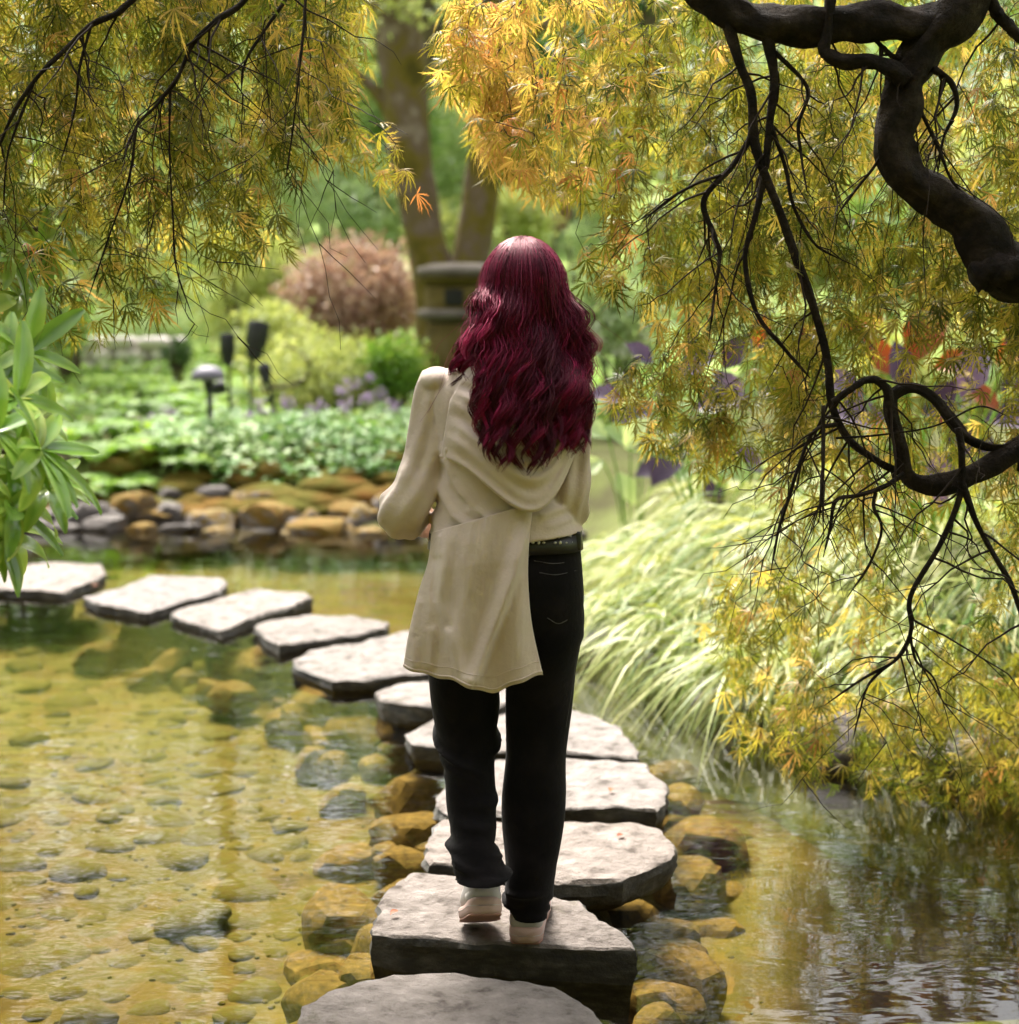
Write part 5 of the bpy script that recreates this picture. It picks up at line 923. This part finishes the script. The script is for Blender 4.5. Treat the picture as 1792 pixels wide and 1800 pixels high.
for sg, A in SL.items():
    n = 80; P_ = spline([PY(a, b, y) for a, b, r, y in A], n); rr = spline([(r * MPX, 0, 0) for *_, r, _ in A], n)[:, 0]
    mb.add(*tube(P_, rr, 48, disp=lambda s, th: .0045 * np.sin(4 * th + 5 * s) * np.sin(np.pi * np.clip(s * 1.3, 0, 1)) + .0035 * np.sin(30 * s + 1.6 * np.sin(th + 2)) * sstep(.25, .6, s) * (1 - sstep(.8, 1, s)) + .003 * np.sin(7 * th - 9 * s)))
    if sg > 0: mb.add(*ell(P_[-1], (.026, .02, .026), 2))
V, F = ell(PY(768, 668, YP - .005), (.042, .06, .032)); mb.add(V, F)
blouse = mb.build('blouse', M['cloth'], person); remesh(blouse, .0042, 3, .4)
# --- draped hood on the back
nu, nv = 90, 64; V = []
for j in range(nv):
    v = j / (nv - 9); vv = min(v, 1.0); over = max(0, v - 1) * (nv - 9) / 8
    Lx, Ly = np.interp(vv, [0, .5, 1], [826, 790, 774]), np.interp(vv, [0, .5, 1], [640, 705, 800]); Rx, Ry = np.interp(vv, [0, 1], [1000, 1016]), np.interp(vv, [0, 1], [642, 775]); sag = np.interp(vv, [0, .3, 1], [28, 80, 112])
    for i in range(nu):
        u = i / (nu - 1); up_ = u ** 1.75; s_ = math.sin(math.pi * up_) ** .85; px = Lx + (Rx - Lx) * u; py = Ly + (Ry - Ly) * u + sag * s_
        hw = np.interp(py, [640, 662, 695, 750, 865], [100, 134, 142, 134, 126]); dep = np.interp(py, [640, 662, 695, 750, 890], [.072, .092, .112, .125, .126]); xr = np.clip((px - 894) / hw, -.999, .999); yb = YP - dep * (1 - abs(xr) ** 2.3) ** (1 / 2.3)
        edge = min(1, u * 9) * min(1, (1 - u) * 9); off = .004 + edge * (.028 * vv * s_ + .012 * vv) + edge * .0065 * math.sin(vv * 17 + 2.0 * u + .9 * math.sin(3 * u)) * sstep(.05, .3, np.array([vv]))[0] + edge * .004 * math.sin(vv * 39 - 3 * u)
        if over > 0: a_ = over * 2.6; off -= .020 * (1 - math.cos(a_)) * edge * .9; py -= -9 * math.sin(a_) + 6 * over
        V.append(PY(px, py, yb - off))
mb = MB(); mb.add(np.array(V), gridF(nv, nu)[:, ::-1]); o = mb.build('draped_hood', M['cloth'], person); so_ = o.modifiers.new('thick', 'SOLIDIFY'); so_.thickness = .0035; so_.offset = -1; sm = o.modifiers.new('smooth', 'SMOOTH'); sm.iterations = 3
# --- long shirt tail hanging from the waist
nu, nv = 110, 120; V = []
LE = [(758, 936), (753, 985), (736, 1040), (719, 1110), (709, 1168)]; RE = [(938, 884), (931, 950), (929, 1020), (936, 1100), (955, 1190)]
LP, RP = spline([(a, b, 0) for a, b in LE], nv), spline([(a, b, 0) for a, b in RE], nv)
TF = [([(936, 900), (905, 1010), (868, 1110), (836, 1196)], 15, .036, 1), ([(776, 945), (772, 1060), (792, 1130), (812, 1205)], 12, .02, -1), ([(768, 985), (766, 1040), (785, 1100)], 9, -.012, 0), ([(735, 1060), (722, 1120), (730, 1170)], 9, .010, 0), ([(830, 960), (822, 1060), (815, 1120)], 22, .006, 0), ([(920, 1020), (915, 1120), (910, 1200)], 16, .007, 0), ([(760, 1110), (757, 1170)], 9, .008, 0)]
GX, GY, BASE = np.zeros((nv, nu)), np.zeros((nv, nu)), np.zeros((nv, nu))
for j in range(nv):
    t_ = j / (nv - 1); u = np.linspace(0, 1, nu); GX[j] = LP[j, 0] + (RP[j, 0] - LP[j, 0]) * u; GY[j] = LP[j, 1] + (RP[j, 1] - LP[j, 1]) * u + (32 * np.sin(np.pi * u ** 1.1) * t_ ** 3)
    BASE[j] = YP - np.interp(t_, [0, .12, .35, .6, 1], [.139, .146, .152, .150, .150]) + .085 * np.clip((.42 - u) / .42, 0, 1) ** 2 * np.interp(t_, [0, .4, 1], [1, .85, .65]) + .02 * np.clip((u - .75) / .25, 0, 1) ** 2
_p = np.stack([GX * .045, GY * .012, 0 * GX], -1); off = .0045 * snoise(_p, 1.0, 51, 4) + .002 * snoise(_p, 3.2, 52, 2) + .0035 * np.sin(GX / 13 + GY / 55) * np.linspace(.2, 1, nv)[:, None]
_u = np.linspace(0, 1, nu)[None, :]; _t = np.linspace(0, 1, nv)[:, None]; off = off + .010 * np.sin(_u * 14.5 + .7 + .8 * _t) * _t ** 2; GY += 5 * np.sin(_u * 11 + 1) * _t ** 4 + 2 * np.sin(_u * 31) * _t ** 6
for poly, wd, a, asym in TF:
    d, sg = pdist(GX, GY, poly); w_ = wd * np.where(sg * asym > 0, .55, 1.3) if asym else wd; off += a * np.exp(-(d / w_) ** 2) * sstep(880, 990, GY)
V = np.array([PY(GX[j, i], GY[j, i], BASE[j, i] - off[j, i]) for j in range(nv) for i in range(nu)])
mb = MB(); mb.add(V, gridF(nv, nu)[:, ::-1]); o = mb.build('shirt_tail', M['cloth'], person); so_ = o.modifiers.new('thick', 'SOLIDIFY'); so_.thickness = .003; so_.offset = -1
VG = V.reshape(nv, nu, 3); hm = MB(); hm.add(*tube(VG[-3] + [0, -.0012, 0], .0022, 6)); hm.build('hem', M['cloth'], o); hm = MB(); hm.add(*tube(VG[-9] + [0, -.0004, 0], .0011, 5)); hm.build('hem_seam', M['cloth'], o)
# --- shoes
def shoe(loc, yaw, pitch, name='shoe'):
    Rm = np.array((Matrix.Rotation(yaw, 3, 'Z') @ Matrix.Rotation(pitch, 3, 'X'))) * 1.12; loc = np.asarray(loc)
    def sec(y, w, z0, z1, seg=28, sup=2.6):
        th = np.linspace(0, 2 * np.pi, seg, endpoint=False); ct, st = np.cos(th), np.sin(th); e = 2 / sup; return np.column_stack([np.sign(ct) * np.abs(ct) ** e * w / 2, np.full(seg, y), (z0 + z1) / 2 + np.sign(st) * np.abs(st) ** e * (z1 - z0) / 2])
    def T(rg): return (np.asarray(rg) @ Rm.T) + loc
    # y measured from the toe tip (0) back to the heel (-.255)
    up = [(-.254, .034, .03, .058), (-.249, .058, .022, .078), (-.237, .070, .02, .086), (-.20, .076, .02, .098), (-.165, .078, .02, .100), (-.13, .076, .02, .086), (-.09, .086, .02, .070), (-.05, .086, .02, .058), (-.02, .070, .02, .048), (-.006, .04, .024, .038)]
    rg = [sec(*r) for r in up]; mb = MB(); mb.add(*loft(T(rg))); s_ = mb.build(name, M['shoe'], person); ss = s_.modifiers.new('sub', 'SUBSURF'); ss.levels = ss.render_levels = 1
    so2 = [(-.262, .034, .004, .034), (-.254, .062, 0, .036), (-.235, .074, 0, .035), (-.19, .076, 0, .033), (-.13, .080, 0, .031), (-.08, .094, 0, .030), (-.04, .090, .001, .030), (-.012, .066, .006, .031), (.004, .034, .012, .030)]
    mb = MB(); mb.add(*loft(T([sec(*r, sup=4.5) for r in so2]))); mb.build('sole', M['sole'], s_)
    mb = MB(); mb.add(*loft(T([sec(*r, sup=4.5) for r in [(y, w * 1.02, .017, .0195) for y, w, _, _ in so2]]))); mb.build('sole_seam', M['shoe'], s_)
    mb = MB(); mb.add(*loft(T([sec(y, w * .97, -.003, .003, sup=5) for y, w, _, _ in so2[1:-1]]))); mb.build('outsole', M['outsole'], s_)
    mb = MB(); mb.add(*loft(T([sec(y, w * 1.03, z0 + .004, .056) for y, w, z0, z1 in up[:4]]))); mb.build('heel_counter', M['shoe'], s_)
h = PZ(930, 1654, .094); shoe((h[0] + .012, h[1] + .27, .094), R(-4), 0)
h = PZ(840, 1624, .1); shoe((h[0], h[1] + .035, .092), R(5), R(-25))
# --- hair
M['hair'] = None
m, t, o = nmat('burgundy_hair'); p = nd(t, 'ShaderNodeBsdfPrincipled', Roughness=.42); p.inputs['Specular IOR Level'].default_value = .5; p.inputs['Specular Tint'].default_value = (1, .30, .42, 1); a = t.nodes.new('ShaderNodeAttribute'); a.attribute_name = 'rnd'
t.links.new(ramp(t, a.outputs['Fac'], [(0, (.010, .001, .003)), (.4, (.036, .0015, .008)), (.7, (.13, .004, .028)), (1, (.34, .012, .08))]), p.inputs['Base Color']); p.inputs['Sheen Weight'].default_value = .12; p.inputs['Sheen Tint'].default_value = (1, .3, .45, 1)
t.links.new(p.outputs[0], o.inputs[0]); M['hair'] = m
hr = np.random.default_rng(5); mb = MB(); CAPC = HC + [0, -.005, .012]; cr = np.array((.093, .104, .107)); NP = 26
def back_y(x, z):                      # outer surface of the clothes on the back
    _, py = proj(np.array((x, YP, z))); dep = np.interp(py, [560, 620, 650, 700, 760, 880], [.088, .098, .112, .132, .15, .162]); hwm = np.interp(py, [560, 640, 670, 900], [60, 110, 145, 145]) * MPX; xr = np.clip(abs(x - PY(894, 700, YP)[0]) / hwm, 0, .99); return YP - dep * (1 - xr ** 2.3) ** (1 / 2.3)
nclump = 260
for c in range(nclump):
    a0 = hr.uniform(-152, 150); th0 = abs(hr.normal(0, 30)); th0 = th0 if th0 < 50 else hr.uniform(3, 50); layer = hr.uniform(0, 1); right = a0 > 0
    if a0 < -104: ex, ey, ymix = hr.uniform(800, 858), hr.uniform(635, 690), 1.0
    else:
        ex = np.interp(a0, [-104, -78, -40, 0, 50, 100, 150], [832, 850, 868, 912, 962, 1018, 1046]) + hr.normal(0, 11); ey = np.interp(ex, [830, 860, 905, 950, 985, 1030, 1060], [720, 790, 812, 812, 770, 790, 770]) - abs(hr.normal(0, 12)) - (0 if hr.random() < .30 else hr.uniform(40, 170)); ymix = 0
    fl = a0 * .035 + hr.normal(0, .7); wl = hr.uniform(.105, .135); amp = hr.uniform(.009, .021); crnd = np.clip(hr.normal(.40, .22) + (.12 if abs(a0) > 60 else 0), 0, 1); ns = int(hr.integers(20, 34)); wid = hr.uniform(.006, .013); tipw = hr.uniform(.02, .14)
    for k in range(ns):
        a = R(a0 + hr.normal(0, 6)); th_ = R(np.clip(th0 + hr.normal(0, 7), 2, 88)); rs = .985 + .05 * math.exp(-(math.degrees(th_) / 26) ** 2) + .018 * layer + hr.uniform(0, .018); nA = 9; ths = np.linspace(min(th_, R(72)), R(84), nA)
        rs = rs - .03 * (1 - np.linspace(0, 1, nA)) * (th_ > R(25)); A = CAPC + np.column_stack([cr[0] * rs * np.sin(ths) * math.sin(a), -cr[1] * rs * np.sin(ths) * math.cos(a), cr[2] * rs * np.cos(ths)])
        q0 = A[-1]; oc = hr.normal(size=2) * wid; E = PY(ex, ey + hr.normal(0, 7), YP); nB = NP - nA; s = np.linspace(0, 1, nB + 1)[1:, None]; eo = oc * tipw
        x0 = q0[0]; xe = E[0]; flare = (.002 if a0 > -60 else -.004) * np.sin(np.pi * np.clip(s[:, 0] * 1.2, 0, 1)) * np.sign(x0 - HC[0]) * min(1, abs(x0 - HC[0]) / .07)
        bx_ = x0 + (xe - x0) * s[:, 0] ** 1.25 + flare + oc[0] * np.sin(np.pi * s[:, 0]) * .9 + eo[0] * s[:, 0]
        bz = q0[2] + (E[2] - q0[2]) * s[:, 0] ** .96
        if ymix: by_ = q0[1] + (YP - .06 - q0[1]) * sstep(0, .95, s[:, 0])
        else:
            surf = np.array([back_y(x_, z_) for x_, z_ in zip(bx_, bz)]) - .010 - .026 * layer; fall = q0[1] + (surf - q0[1]) * sstep(0, .55, s[:, 0]); by_ = fall + (np.minimum(fall, surf) - fall) * sstep(.1, .6, s[:, 0])
        by_ = by_ + oc[1] * np.sin(np.pi * s[:, 0]) * .6; bx_ = bx_ + (.030 * np.clip((a0 - 70) / 60, 0, 1) * s[:, 0] ** 2.5 * np.sin(s[:, 0] * 4.2))
        L_ = (q0[2] - E[2]) * s[:, 0]; env = sstep(.08, .75, s[:, 0]); ph = fl + L_ / wl * 6.283 + k * .02
        bx_ = bx_ + amp * env * np.sin(ph); by_ = by_ + amp * .6 * env * np.cos(ph)
        path = np.vstack([A, np.column_stack([bx_, by_, bz])]); path += hr.normal(0, .0007, path.shape)
        rr = np.interp(np.linspace(0, 1, NP), [0, .1, .75, 1], [.0009, .0012, .0010, .0003])
        mb.add(*tube(path, rr, 3, False), np.clip(crnd + hr.normal(0, .09) + .10 * np.linspace(0, 1, NP).repeat(3), 0, 1))
for c in range(90):                     # flyaway hairs
    a = R(hr.uniform(-130, 130)); ths = np.linspace(R(hr.uniform(5, 60)), R(95), 8); A = CAPC + np.column_stack([cr[0] * np.sin(ths) * math.sin(a), -cr[1] * np.sin(ths) * math.cos(a), cr[2] * np.cos(ths)]) * np.linspace(1.03, hr.uniform(1.06, 1.2), 8)[:, None]
    d_ = np.array((math.sin(a) * .35 + hr.normal() * .25, -.15, -1)); sB = np.linspace(0, 1, 12)[1:, None]; B_ = A[-1] + d_ * hr.uniform(.06, .3) * sB + np.column_stack([np.sin(sB[:, 0] * 9 + c), np.cos(sB[:, 0] * 7 + c), 0 * sB[:, 0]]) * .010 * sB
    mb.add(*tube(np.vstack([A, B_]), np.linspace(.0006, .0003, 19), 3, False), .7)
# scalp cap and inner volume so that no light shows through
V, F = ell(CAPC + [0, -.004, 0], cr * [.985, .975, .985], 4); k = (V[:, 1] < CAPC[1] + .05) | (V[:, 2] > CAPC[2] + .05); F = F[k[F].all(1)]; mb.add(V, F, .12)
mb.add(*tube(spline([PY(921, 520, YP - .01), PY(922, 580, YP - .012), PY(925, 640, YP - .03), PY(930, 700, YP - .07), PY(934, 745, YP - .10)], 14), np.interp(np.linspace(0, 1, 14), [0, .3, .6, .85, 1], [.074, .072, .068, .05, .02]), 22), .08)
hair = mb.build('hair', M['hair'], person); tag(hair, 'long wavy burgundy red hair')
print('done')
